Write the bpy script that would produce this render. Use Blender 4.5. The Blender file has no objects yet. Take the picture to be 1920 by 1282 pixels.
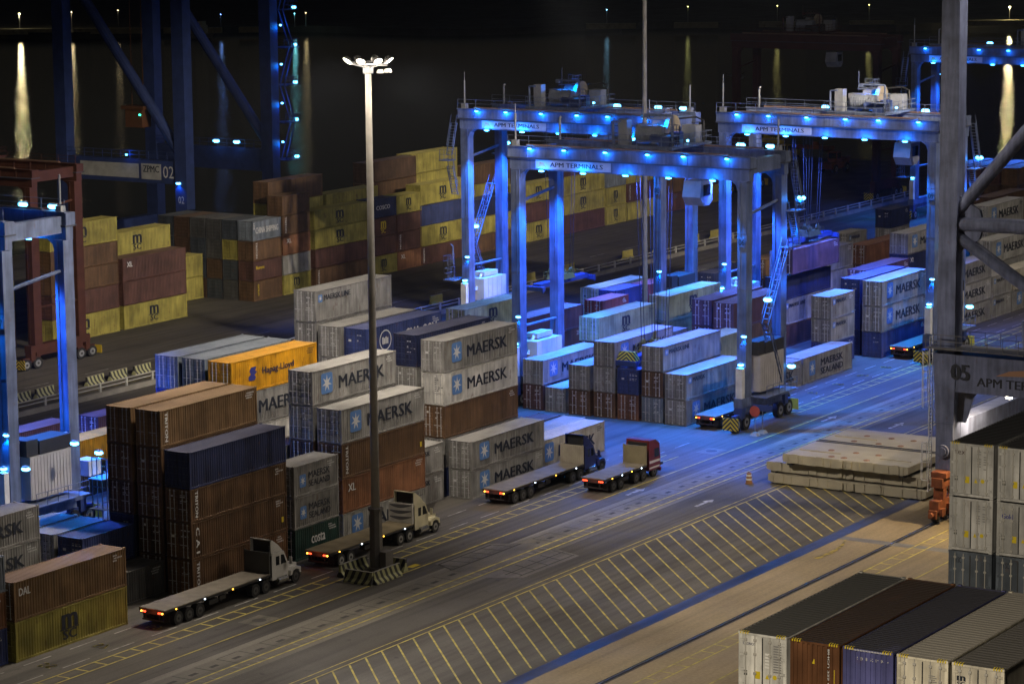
import bpy, bmesh, math, random
from mathutils import Vector, Matrix
random.seed(7)
S = bpy.context.scene
C = S.collection
PI = math.pi

# ------------------------------------------------------------------ helpers
class MB:
    """collects simple shapes and links them as ONE mesh object"""
    def __init__(s): s.v = []; s.f = []; s.mi = []; s.cur = 0
    def poly(s, pts):
        n = len(s.v); s.v += [tuple(p) for p in pts]; s.f.append(tuple(range(n, n+len(pts)))); s.mi.append(s.cur); return s
    def box(s, x0, x1, y0, y1, z0, z1):
        n = len(s.v)
        s.v += [(x0,y0,z0),(x1,y0,z0),(x1,y1,z0),(x0,y1,z0),(x0,y0,z1),(x1,y0,z1),(x1,y1,z1),(x0,y1,z1)]
        for q in ((0,3,2,1),(4,5,6,7),(0,1,5,4),(1,2,6,5),(2,3,7,6),(3,0,4,7)):
            s.f.append(tuple(n+i for i in q)); s.mi.append(s.cur)
        return s
    def taper(s, b, t):
        """b, t = (x0,x1,y0,y1,z) bottom and top rectangles"""
        n = len(s.v)
        for x0,x1,y0,y1,z in (b, t): s.v += [(x0,y0,z),(x1,y0,z),(x1,y1,z),(x0,y1,z)]
        for q in ((0,3,2,1),(4,5,6,7),(0,1,5,4),(1,2,6,5),(2,3,7,6),(3,0,4,7)):
            s.f.append(tuple(n+i for i in q)); s.mi.append(s.cur)
        return s
    def tube(s, a, b, r, n=8, r2=None, caps=True):
        a = Vector(a); b = Vector(b); d = (b-a)
        if d.length < 1e-6: return s
        d.normalize()
        u = d.cross(Vector((0,0,1)) if abs(d.z) < .9 else Vector((1,0,0))).normalized(); w = d.cross(u)
        r2 = r if r2 is None else r2
        k = len(s.v)
        for p, rr in ((a, r), (b, r2)):
            for i in range(n):
                t = 2*PI*(i+.5)/n
                s.v.append(tuple(p + u*rr*math.cos(t) + w*rr*math.sin(t)))
        for i in range(n):
            j = (i+1) % n
            s.f.append((k+i, k+n+i, k+n+j, k+j)); s.mi.append(s.cur)
        if caps:
            s.f.append(tuple(k+i for i in range(n))); s.mi.append(s.cur)
            s.f.append(tuple(k+n+i for i in reversed(range(n)))); s.mi.append(s.cur)
        return s
    def bar(s, a, b, w): return s.tube(a, b, w*.7071, 4)
    def path(s, pts, r, n=6):
        for a, b in zip(pts, pts[1:]): s.tube(a, b, r, n)
        return s
    def prism(s, prof, y0, y1, axis='y'):
        """profile [(x,z)] extruded along y (or [(y,z)] along x)"""
        m = (lambda p, t: (p[0], t, p[1])) if axis == 'y' else (lambda p, t: (t, p[0], p[1]))
        n = len(prof); k = len(s.v)
        s.v += [m(p, y0) for p in prof] + [m(p, y1) for p in prof]
        for i in range(n):
            j = (i+1) % n; s.f.append((k+i, k+j, k+n+j, k+n+i)); s.mi.append(s.cur)
        s.f.append(tuple(k+i for i in reversed(range(n)))); s.mi.append(s.cur)
        s.f.append(tuple(k+n+i for i in range(n))); s.mi.append(s.cur)
        return s
    def rail(s, pts, h=1.1, step=1.6, r=.035):
        """hand rail along a polyline of floor points"""
        for a, b in zip(pts, pts[1:]):
            a = Vector(a); b = Vector(b); L = (b-a).length; n = max(1, round(L/step))
            for i in range(n+1):
                p = a.lerp(b, i/n); s.tube(p, p+Vector((0,0,h)), r, 4, caps=False)
            for hh in (h, h*.55): s.tube(a+Vector((0,0,hh)), b+Vector((0,0,hh)), r, 4, caps=False)
        return s
    def mesh(s, name):
        me = bpy.data.meshes.new(name); me.from_pydata(s.v, [], s.f)
        if any(s.mi):
            for p, i in zip(me.polygons, s.mi): p.material_index = i
        bm = bmesh.new(); bm.from_mesh(me); bmesh.ops.recalc_face_normals(bm, faces=bm.faces); bm.to_mesh(me); bm.free()
        me.update(); return me
    def build(s, name, mat, parent=None, smooth=False):
        return link(s.mesh(name), name, mat, parent, smooth)

def link(me, name, mat, parent=None, smooth=False):
    o = bpy.data.objects.new(name, me); C.objects.link(o)
    mats = mat if isinstance(mat, (list, tuple)) else [mat]
    if len(me.materials) == 0:
        for _ in mats: me.materials.append(None)
    for i, m in enumerate(mats):
        o.material_slots[i].link = 'OBJECT'; o.material_slots[i].material = m
    if parent: o.parent = parent
    if smooth:
        for p in me.polygons: p.use_smooth = True
    return o

LABELS = {}
def tag(o, label, cat, group=None, kind=None):
    o['label'] = label; o['category'] = cat
    if group: o['group'] = group
    if kind: o['kind'] = kind
    LABELS.setdefault(label, []).append(o.name)
    return o
def thing(name, label, cat, loc=(0,0,0), rotz=0, group=None):
    o = bpy.data.objects.new(name, None); C.objects.link(o)
    o.location = loc; o.rotation_euler = (0,0,rotz); o.empty_display_size = .3
    return tag(o, label, cat, group)
def struct(name, mb, mat, kind='structure'):
    o = mb.build(name, mat); o['kind'] = kind; return o
def copy_tree(o, parent=None):
    c = o.copy(); C.objects.link(c); c.parent = parent
    for ch in list(o.children): copy_tree(ch, c)
    return c

# ------------------------------------------------------------------ materials
def srgb(h):
    r, g, b = (int(h[i:i+2], 16)/255 for i in (0, 2, 4))
    f = lambda c: c/12.92 if c <= .04045 else ((c+.055)/1.055)**2.4
    return (f(r), f(g), f(b))
_M = {}
def paint(name, col, rough=.5, metal=0., wear=.25, scale=1., spec=.4):
    """painted surface with uneven tone"""
    k = ('p', name)
    if k in _M: return _M[k]
    m = bpy.data.materials.new(name); m.use_nodes = True; nt = m.node_tree; b = nt.nodes['Principled BSDF']
    tc = nt.nodes.new('ShaderNodeTexCoord'); nz = nt.nodes.new('ShaderNodeTexNoise'); nz.inputs['Scale'].default_value = .8*scale; nz.inputs['Detail'].default_value = 6
    nt.links.new(tc.outputs['Object'], nz.inputs['Vector'])
    rp = nt.nodes.new('ShaderNodeMapRange'); rp.inputs[1].default_value = .3; rp.inputs[2].default_value = .7; rp.inputs[3].default_value = 1-wear; rp.inputs[4].default_value = 1+wear*.5
    nt.links.new(nz.outputs['Fac'], rp.inputs[0])
    mx = nt.nodes.new('ShaderNodeVectorMath'); mx.operation = 'SCALE'; mx.inputs[0].default_value = col
    nt.links.new(rp.outputs[0], mx.inputs['Scale']); nt.links.new(mx.outputs[0], b.inputs['Base Color'])
    b.inputs['Roughness'].default_value = rough; b.inputs['Metallic'].default_value = metal; b.inputs['Specular IOR Level'].default_value = spec
    _M[k] = m; return m
def flat(name, col, rough=.55):
    k = ('f', name)
    if k in _M: return _M[k]
    m = bpy.data.materials.new(name); m.use_nodes = True; b = m.node_tree.nodes['Principled BSDF']
    b.inputs['Base Color'].default_value = (*col, 1); b.inputs['Roughness'].default_value = rough
    _M[k] = m; return m
def glow(name, col, st):
    k = ('g', name)
    if k in _M: return _M[k]
    m = bpy.data.materials.new(name); m.use_nodes = True; b = m.node_tree.nodes['Principled BSDF']
    b.inputs['Base Color'].default_value = (*col, 1); b.inputs['Emission Color'].default_value = (*col, 1); b.inputs['Emission Strength'].default_value = st
    _M[k] = m; return m
def steelbox(name, col, dust=(.45,.42,.37), rust=.3, dusty=.55):
    """weathered container paint: blotches, downward streaks, rust flecks, dust lying on the roof"""
    k = ('c', name)
    if k in _M: return _M[k]
    m = bpy.data.materials.new(name); m.use_nodes = True; nt = m.node_tree; N = nt.nodes.new; Lk = nt.links.new
    b = nt.nodes['Principled BSDF']
    tc = N('ShaderNodeTexCoord'); oi = N('ShaderNodeObjectInfo')
    off = N('ShaderNodeVectorMath'); off.operation = 'SCALE'; off.inputs[0].default_value = (31, 17, 23); Lk(oi.outputs['Random'], off.inputs['Scale'])
    ad = N('ShaderNodeVectorMath'); ad.operation = 'ADD'; Lk(tc.outputs['Object'], ad.inputs[0]); Lk(off.outputs[0], ad.inputs[1])
    def noise(sc, det, vec):
        mp = N('ShaderNodeVectorMath'); mp.operation = 'MULTIPLY'; mp.inputs[1].default_value = vec; Lk(ad.outputs[0], mp.inputs[0])
        n = N('ShaderNodeTexNoise'); n.inputs['Scale'].default_value = sc; n.inputs['Detail'].default_value = det; Lk(mp.outputs[0], n.inputs['Vector']); return n.outputs['Fac']
    def rng(src, a, bb, c, d):
        r = N('ShaderNodeMapRange'); r.inputs[1].default_value = a; r.inputs[2].default_value = bb; r.inputs[3].default_value = c; r.inputs[4].default_value = d; Lk(src, r.inputs[0]); return r.outputs[0]
    blot = rng(noise(.55, 5, (1,1,1)), .3, .7, .60, 1.2)
    streak = rng(noise(1.6, 4, (1.6,1.6,.16)), .35, .65, .72, 1.12)
    tone = rng(oi.outputs['Random'], 0, 1, .85, 1.12)
    mu = N('ShaderNodeMath'); mu.operation = 'MULTIPLY'; Lk(blot, mu.inputs[0]); Lk(streak, mu.inputs[1])
    mu2 = N('ShaderNodeMath'); mu2.operation = 'MULTIPLY'; Lk(mu.outputs[0], mu2.inputs[0]); Lk(tone, mu2.inputs[1])
    cs = N('ShaderNodeVectorMath'); cs.operation = 'SCALE'; cs.inputs[0].default_value = col; Lk(mu2.outputs[0], cs.inputs['Scale'])
    rs = rng(noise(2.3, 7, (1,1,.5)), .62, .72, 0, rust)
    mr = N('ShaderNodeMix'); mr.data_type = 'RGBA'; Lk(rs, mr.inputs[0]); Lk(cs.outputs[0], mr.inputs[6]); mr.inputs[7].default_value = (.10,.045,.02,1)
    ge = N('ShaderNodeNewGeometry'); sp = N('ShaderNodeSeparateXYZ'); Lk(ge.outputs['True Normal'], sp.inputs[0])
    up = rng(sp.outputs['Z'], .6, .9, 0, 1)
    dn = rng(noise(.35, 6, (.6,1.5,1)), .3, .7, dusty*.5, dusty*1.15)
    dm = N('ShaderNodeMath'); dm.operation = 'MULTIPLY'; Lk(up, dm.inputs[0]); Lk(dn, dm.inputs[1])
    md = N('ShaderNodeMix'); md.data_type = 'RGBA'; Lk(dm.outputs[0], md.inputs[0]); Lk(mr.outputs[2], md.inputs[6]); md.inputs[7].default_value = (*[max(0, 1.45*c+.30*d) for c, d in zip(col, dust)], 1)  # upward faces: dust plus paint brightened as if lit from above
    Lk(md.outputs[2], b.inputs['Base Color']); b.inputs['Roughness'].default_value = .5; b.inputs['Specular IOR Level'].default_value = .35
    _M[k] = m; return m
def ground_mat(name, col, var=.3, sc=.06, rough=.75, stain=.35, fine=6., bump=.15):
    m = bpy.data.materials.new(name); m.use_nodes = True; nt = m.node_tree; N = nt.nodes.new; Lk = nt.links.new; b = nt.nodes['Principled BSDF']
    tc = N('ShaderNodeTexCoord')
    def noise(s, d, vec=(1,1,1)):
        mp = N('ShaderNodeVectorMath'); mp.operation = 'MULTIPLY'; mp.inputs[1].default_value = vec; Lk(tc.outputs['Object'], mp.inputs[0])
        n = N('ShaderNodeTexNoise'); n.inputs['Scale'].default_value = s; n.inputs['Detail'].default_value = d; Lk(mp.outputs[0], n.inputs['Vector']); return n.outputs['Fac']
    def rng(src, a, bb, c, d):
        r = N('ShaderNodeMapRange'); r.inputs[1].default_value = a; r.inputs[2].default_value = bb; r.inputs[3].default_value = c; r.inputs[4].default_value = d; Lk(src, r.inputs[0]); return r.outputs[0]
    def mul(a, bb):
        q = N('ShaderNodeMath'); q.operation = 'MULTIPLY'; Lk(a, q.inputs[0]); Lk(bb, q.inputs[1]); return q.outputs[0]
    spots = rng(noise(.9, 2), .68, .78, 1, .55 if stain > .4 else .85)
    t = mul(spots, mul(mul(rng(noise(sc, 6), .3, .7, 1-var, 1+var), rng(noise(fine, 3), .3, .7, .86, 1.12)), mul(rng(noise(.22, 6, (.12,1.2,1)), .50, .68, 1, 1-stain), rng(noise(1.1, 5, (.03,1.4,1)), .45, .66, 1.04, 1-stain*.7))))
    cs = N('ShaderNodeVectorMath'); cs.operation = 'SCALE'; cs.inputs[0].default_value = col; Lk(t, cs.inputs['Scale']); Lk(cs.outputs[0], b.inputs['Base Color'])
    Lk(rng(noise(.15, 5), .3, .7, rough-.18, rough+.1), b.inputs['Roughness'])
    bp = N('ShaderNodeBump'); bp.inputs['Strength'].default_value = bump; bp.inputs['Distance'].default_value = .02; Lk(noise(9, 4), bp.inputs['Height']); Lk(bp.outputs[0], b.inputs['Normal'])
    return m
def worn_line(name, col, keep=.5):
    """road paint worn through to the asphalt in patches"""
    m = bpy.data.materials.new(name); m.use_nodes = True; nt = m.node_tree; N = nt.nodes.new; Lk = nt.links.new; b = nt.nodes['Principled BSDF']
    tc = N('ShaderNodeTexCoord'); n = N('ShaderNodeTexNoise'); n.inputs['Scale'].default_value = 1.3; n.inputs['Detail'].default_value = 8; Lk(tc.outputs['Object'], n.inputs['Vector'])
    r = N('ShaderNodeMapRange'); r.inputs[1].default_value = .38; r.inputs[2].default_value = .6; r.inputs[3].default_value = 1; r.inputs[4].default_value = keep; Lk(n.outputs['Fac'], r.inputs[0])
    mx = N('ShaderNodeMix'); mx.data_type = 'RGBA'; Lk(r.outputs[0], mx.inputs[0]); mx.inputs[6].default_value = (.065,.06,.055,1); mx.inputs[7].default_value = (*col, 1)
    Lk(mx.outputs[2], b.inputs['Base Color']); b.inputs['Roughness'].default_value = .7
    return m

BLK = flat('black_rubber', (.012,.012,.013), .8); DARK = paint('dark_steel', (.03,.03,.033), .5); GREY = paint('grey_steel', (.22,.23,.25), .45)
INK = flat('dark_lettering', (.012,.016,.028), .6); INKW = flat('white_lettering', (.55,.55,.55), .6); INKB = flat('blue_emblem', (.085,.19,.44), .5); INKY = flat('yellow_lettering', (.6,.45,.03), .6)
SEAL = flat('door_seal', (.03,.03,.03), .8); BARM = paint('galvanised_bar', (.42,.42,.42), .4, wear=.3)
ORANGE = paint('orange_steel', (.22,.07,.03), .55, wear=.4, scale=2.); YEL = paint('yellow_steel', (.5,.36,.03), .5); RTGP = steelbox('pale_blue_grey_steel', (.115,.145,.24), rust=.3, dusty=.25)
STSP = steelbox('grey_blue_steel', (.15,.175,.29), rust=.3, dusty=.4); WHITEP = paint('white_steel', (.62,.61,.58), .45); NAVY = paint('navy_steel', (.03,.05,.16), .5)
BLUELAMP = glow('blue_lamp_glass', (.12,.55,1.), 9.); WARMLAMP = glow('warm_lamp_glass', (1.,.9,.7), 40.); REDLAMP = glow('red_lamp_glass', (1.,.06,.02), 6.)
AMBER = glow('amber_lamp_glass', (1.,.5,.05), 7.); COOL = glow('cool_lamp_glass', (.7,.85,1.), 8.); GREENL = glow('green_lamp_glass', (.05,1.,.6), 6.)

# ------------------------------------------------------------------ lettering
_T = {}
def textmesh(s, bold=.03):
    if (s, bold) in _T: return _T[(s, bold)]
    cu = bpy.data.curves.new('lettering', 'FONT'); cu.body = s; cu.size = 1; cu.offset = 0; cu.resolution_u = 2; cu.space_line = .9
    if '\n' in s: cu.align_x = 'CENTER'
    o = bpy.data.objects.new('lettering', cu); C.objects.link(o); bpy.context.view_layer.update()
    me = bpy.data.meshes.new_from_object(o.evaluated_get(bpy.context.evaluated_depsgraph_get()))
    bpy.data.objects.remove(o)
    vs = [v.co.copy() for v in me.vertices]; fs = [tuple(p.vertices) for p in me.polygons]
    x0 = min(v.x for v in vs); x1 = max(v.x for v in vs); y0 = min(v.y for v in vs); y1 = max(v.y for v in vs)
    n = len(vs); sh = [0] if bold <= 0 else [0, -1, 1]; uv = []; ff = []
    for l, k in enumerate(sh):                                  # heavier strokes: three copies a hair apart
        uv += [((v.x-x0+bold*(1+k))/(x1-x0+2*bold), (v.y-y0)/(y1-y0), l*.0015) for v in vs]; ff += [tuple(i+l*n for i in q) for q in fs]
    r = (uv, ff)
    bpy.data.meshes.remove(me); _T[(s, bold)] = r; return r
_L = {}
def lettering(parent, s, org, w, h, mat, axis='S', name='lettering', bold=.03, shear=0., dirn=None):
    """S = read on the long side (-Y), E = on the door end (-X), G = flat on the ground / roof; org = lower left corner"""
    k = (s, tuple(org), w, h, axis, bold, shear, name, dirn)
    me = _L.get(k)
    if me is None:
        uv, fs = textmesh(s, bold); ox, oy, oz = org
        if axis == 'S': vs = [(ox+u*w+v*shear, oy-l, oz+v*h) for u, v, l in uv]
        elif axis == 'E': vs = [(ox-l, oy-u*w, oz+v*h) for u, v, l in uv]
        elif axis == 'EV': vs = [(ox-l, oy+v*h, oz-u*w) for u, v, l in uv]       # runs down the door end
        elif axis == 'SV': vs = [(ox+v*h, oy-l, oz-u*w) for u, v, l in uv]
        else:
            c, d = dirn or (1, 0); vs = [(ox+u*w*c-v*h*d, oy+u*w*d+v*h*c, oz+l) for u, v, l in uv]
        me = bpy.data.meshes.new(name); me.from_pydata(vs, [], fs); me.update(); _L[k] = me
    return link(me, name, mat, parent)
def star_emblem(parent, x, y, z, w, h, blue=INKB, white=INKW):
    k = ('star', x, y, z, w, h); me = _L.get(k)
    if me is None:
        b = MB(); r = w*.14; P = []
        for cx, cz, a0 in ((x+w-r, z+h-r, 0), (x+r, z+h-r, 90), (x+r, z+r, 180), (x+w-r, z+r, 270)):
            for i in range(4):
                a = math.radians(a0+i*30); P.append((cx+r*math.cos(a), y, cz+r*math.sin(a)))
        b.poly(P); b.cur = 1; cx = x+w/2; cz = z+h/2; n = 7; ring = []
        for i in range(2*n):
            a = PI/2+PI*i/n; rr = (w*.43 if i % 2 == 0 else w*.15); ring.append((cx+rr*math.cos(a), y-.006, cz+rr*math.sin(a)*1.1))
        c = (cx, y-.006, cz)
        for i in range(2*n): b.poly([c, ring[i], ring[(i+1) % (2*n)]])
        me = bpy.data.meshes.new('emblem'); me.from_pydata(b.v, [], b.f)
        for p, i in zip(me.polygons, b.mi): p.material_index = i
        me.update(); _L[k] = me
    return link(me, 'emblem', [blue, white], parent)
# ------------------------------------------------------------------ containers
CW = 2.438
_G = {}
def corr_side(b, x0, x1, yo, yi, z0, z1, pitch=.28):
    n = max(4, round((x1-x0)/pitch)); p = (x1-x0)/n
    xs = []
    for i in range(n):
        a = x0+i*p; xs += [(a, yo), (a+p*.30, yo), (a+p*.5, yi), (a+p*.80, yi)]
    xs.append((x1, yo))
    for (a, ya), (c, yc) in zip(xs, xs[1:]):
        b.poly([(a,ya,z0),(c,yc,z0),(c,yc,z1),(a,ya,z1)])
def corr_roof(b, x0, x1, y0, y1, zo, zi, pitch):
    n = max(4, round((x1-x0)/pitch)); p = (x1-x0)/n; xs = []
    for i in range(n):
        a = x0+i*p; xs += [(a, zi), (a+p*.55, zi), (a+p*.68, zo), (a+p*.87, zo)]
    xs.append((x1, zi))
    for (a, za), (c, zc) in zip(xs, xs[1:]):
        b.poly([(a,y0,za),(c,y0,zc),(c,y1,zc),(a,y1,za)])
def body_mesh(L, H, typ):
    k = ('body', L, H, typ)
    if k in _G: return _G[k]
    b = MB(); x0, x1 = -L/2, L/2; w = CW/2
    zi = H-.075; zo = H-.045; z0 = .17; z1 = H-.1
    if typ == 'reefer':
        b.box(x0+.14, x1-.12, -w+.02, w-.02, z0, H-.06)
    else:
        pitch = .28; fl = -1 if typ == 'blank' else 1
        for s in (-1, 1): corr_side(b, x0+.1, x1-.1, s*(w-.018), s*(w-.055), z0, z1, pitch)
        b.poly([(x0+.1,-w+.05,.16),(x1-.1,-w+.05,.16),(x1-.1,w-.05,.16),(x0+.1,w-.05,.16)])
        # blank end wall at +X, inner end wall behind the doors at -X
        ys = [-w+.1+i*(2*w-.2)/18 for i in range(19)]
        for i in range(18):
            xa = fl*(x1-(-.005 if fl < 0 else .03) if i % 2 == 0 else x1-.05)
            xa = xa if fl > 0 else (-(x1-.0) if i % 2 == 0 else -(x1-.05))
            b.poly([(xa,ys[i],z0),(xa,ys[i+1],z0),(xa,ys[i+1],z1),(xa,ys[i],z1)])
            if i: b.poly([(xp,ys[i],z0),(xa,ys[i],z0),(xa,ys[i],z1),(xp,ys[i],z1)])
            xp = xa
        xq = x0+.1 if fl > 0 else x1-.1; b.poly([(xq,-w+.05,.16),(xq,w-.05,.16),(xq,w-.05,z1),(xq,-w+.05,z1)])
    corr_roof(b, x0+.2, x1-.2, -w+.06, w-.06, zo if typ != 'reefer' else H-.03, zi if typ != 'reefer' else H-.055, .30 if typ != 'reefer' else .38)
    for a, c in ((x0+.08, x0+.2), (x1-.2, x1-.08)): b.box(a, c, -w+.06, w-.06, H-.1, H-.05)
    m = b.mesh('body'); _G[k] = m; return m
def frame_mesh(L, H):
    k = ('frame', L, H)
    if k in _G: return _G[k]
    b = MB(); x0, x1 = -L/2, L/2; w = CW/2
    for sx in (x0, x1-.14):
        for sy in (-w+.003, w-.163):
            b.box(sx+.003, sx+.137, sy, sy+.16, .12, H-.12)
            ex = sx-.02 if sx < 0 else sx-.02
            b.box(ex, ex+.18, sy-.006 if sy < 0 else sy-.012, sy+.172 if sy < 0 else sy+.166, 0, .118)
            b.box(ex, ex+.18, sy-.006 if sy < 0 else sy-.012, sy+.172 if sy < 0 else sy+.166, H-.118, H)
    for s in (-1, 1):
        y = s*(w-.06); b.box(x0+.165, x1-.165, min(y, s*w*.9995), max(y, s*w*.9995), .02, .17)
        y = s*(w-.065); b.box(x0+.165, x1-.165, min(y, s*w*.9995), max(y, s*w*.9995), H-.11, H-.035)
    for sx in (x0+.004, x1-.104):
        b.box(sx, sx+.1, -w+.17, w-.17, .03, .165); b.box(sx, sx+.1, -w+.17, w-.17, H-.15, H-.045)
    m = b.mesh('frame'); _G[k] = m; return m
def door_mesh(H, side, L, typ):
    k = ('door', H, side, L, typ)
    if k in _G: return _G[k]
    b = MB(); x = -L/2; w = CW/2
    y0, y1 = (-w+.17, -.008) if side < 0 else (.008, w-.17)
    z0, z1 = .175, H-.155
    if typ == 'reefer':
        b.box(x+.02, x+.09, y0, y1, z0, z1)
        for i in range(4):                                   # hinges
            z = z0+.25+i*(z1-z0-.5)/3; yy = y0-.10 if side < 0 else y1-.1
            b.box(x-.012, x+.02, yy, yy+.2, z-.06, z+.06)
    else:
        b.box(x+.05, x+.09, y0, y1, z0, z1)
        n = 5; hz = (z1-z0)/n                                # pressed panels
        for i in range(n):
            b.taper((x+.004, x+.05, y0+.06, y1-.06, z0+i*hz+.14), (x+.004, x+.05, y0+.06, y1-.06, z0+(i+1)*hz-.06))
    m = b.mesh('door'); _G[k] = m; return m
def seal_mesh(H, L):
    k = ('seal', H, L)
    if k in _G: return _G[k]
    b = MB(); x = -L/2; w = CW/2
    b.box(x+.03, x+.07, -.0075, .0075, .175, H-.155)
    for y in (-w+.163, w-.169): b.box(x+.035, x+.07, y, y+.0065, .175, H-.155)
    b.box(x+.03, x+.07, -w+.17, w-.17, H-.1548, H-.1502); b.box(x+.03, x+.07, -w+.17, w-.17, .1655, .1745)
    m = b.mesh('door_seal'); _G[k] = m; return m
def bar_mesh(H, y, L):
    k = ('bar', H, y, L)
    if k in _G: return _G[k]
    b = MB(); x = -L/2-.012
    b.tube((x, y, .12), (x, y, H-.1), .032, 5)
    for z in (.2, H*.33, H*.66, H-.2): b.box(x-.02, x+.05, y-.06, y+.06, z-.04, z+.04)
    b.box(x-.03, x-.005, y-.03, y+.34, H*.38, H*.38+.05)     # handle
    m = b.mesh('locking_bar'); _G[k] = m; return m
def decal_mesh(H, L, v):
    k = ('dec', H, L, v)
    if k in _G: return _G[k]
    r = random.Random(v*77+3); b = MB(); x = -L/2+.016
    for i in range(r.randint(4, 8)):                          # rows of data printed on the right-hand door
        z = H-.5-i*.16; n = r.randint(1, 3); y = -.18
        for j in range(n):
            wd = r.uniform(.12, .3); b.poly([(x,y,z),(x,y-wd,z),(x,y-wd,z+.07),(x,y,z+.07)]); y -= wd+.06
    if v % 3 == 0: b.poly([(x,.75,H*.55),(x,.45,H*.55),(x,.45,H*.55+.3),(x,.75,H*.55+.3)])
    if v % 3 == 1: b.poly([(x,.7,H-.75),(x,.5,H-.75),(x,.5,H-.55),(x,.7,H-.55)])
    m = bpy.data.meshes.new('data_print'); m.from_pydata(b.v, [], b.f); _G[k] = m; return m
def idmark_mesh(H, L, v):
    k = ('idm', H, L, v)
    if k in _G: return _G[k]
    r = random.Random(v); b = MB(); y = -CW/2-.004; x = L/2-1.5
    for i in range(3):
        z = H-.42-i*.19; xx = x+r.uniform(0, .2)
        for j in range(r.randint(3, 6)):
            b.poly([(xx,y,z),(xx+.09,y,z),(xx+.09,y,z+.11),(xx,y,z+.11)]); xx += .16
    m = bpy.data.meshes.new('number_print'); m.from_pydata(b.v, [], b.f); _G[k] = m; return m

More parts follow.
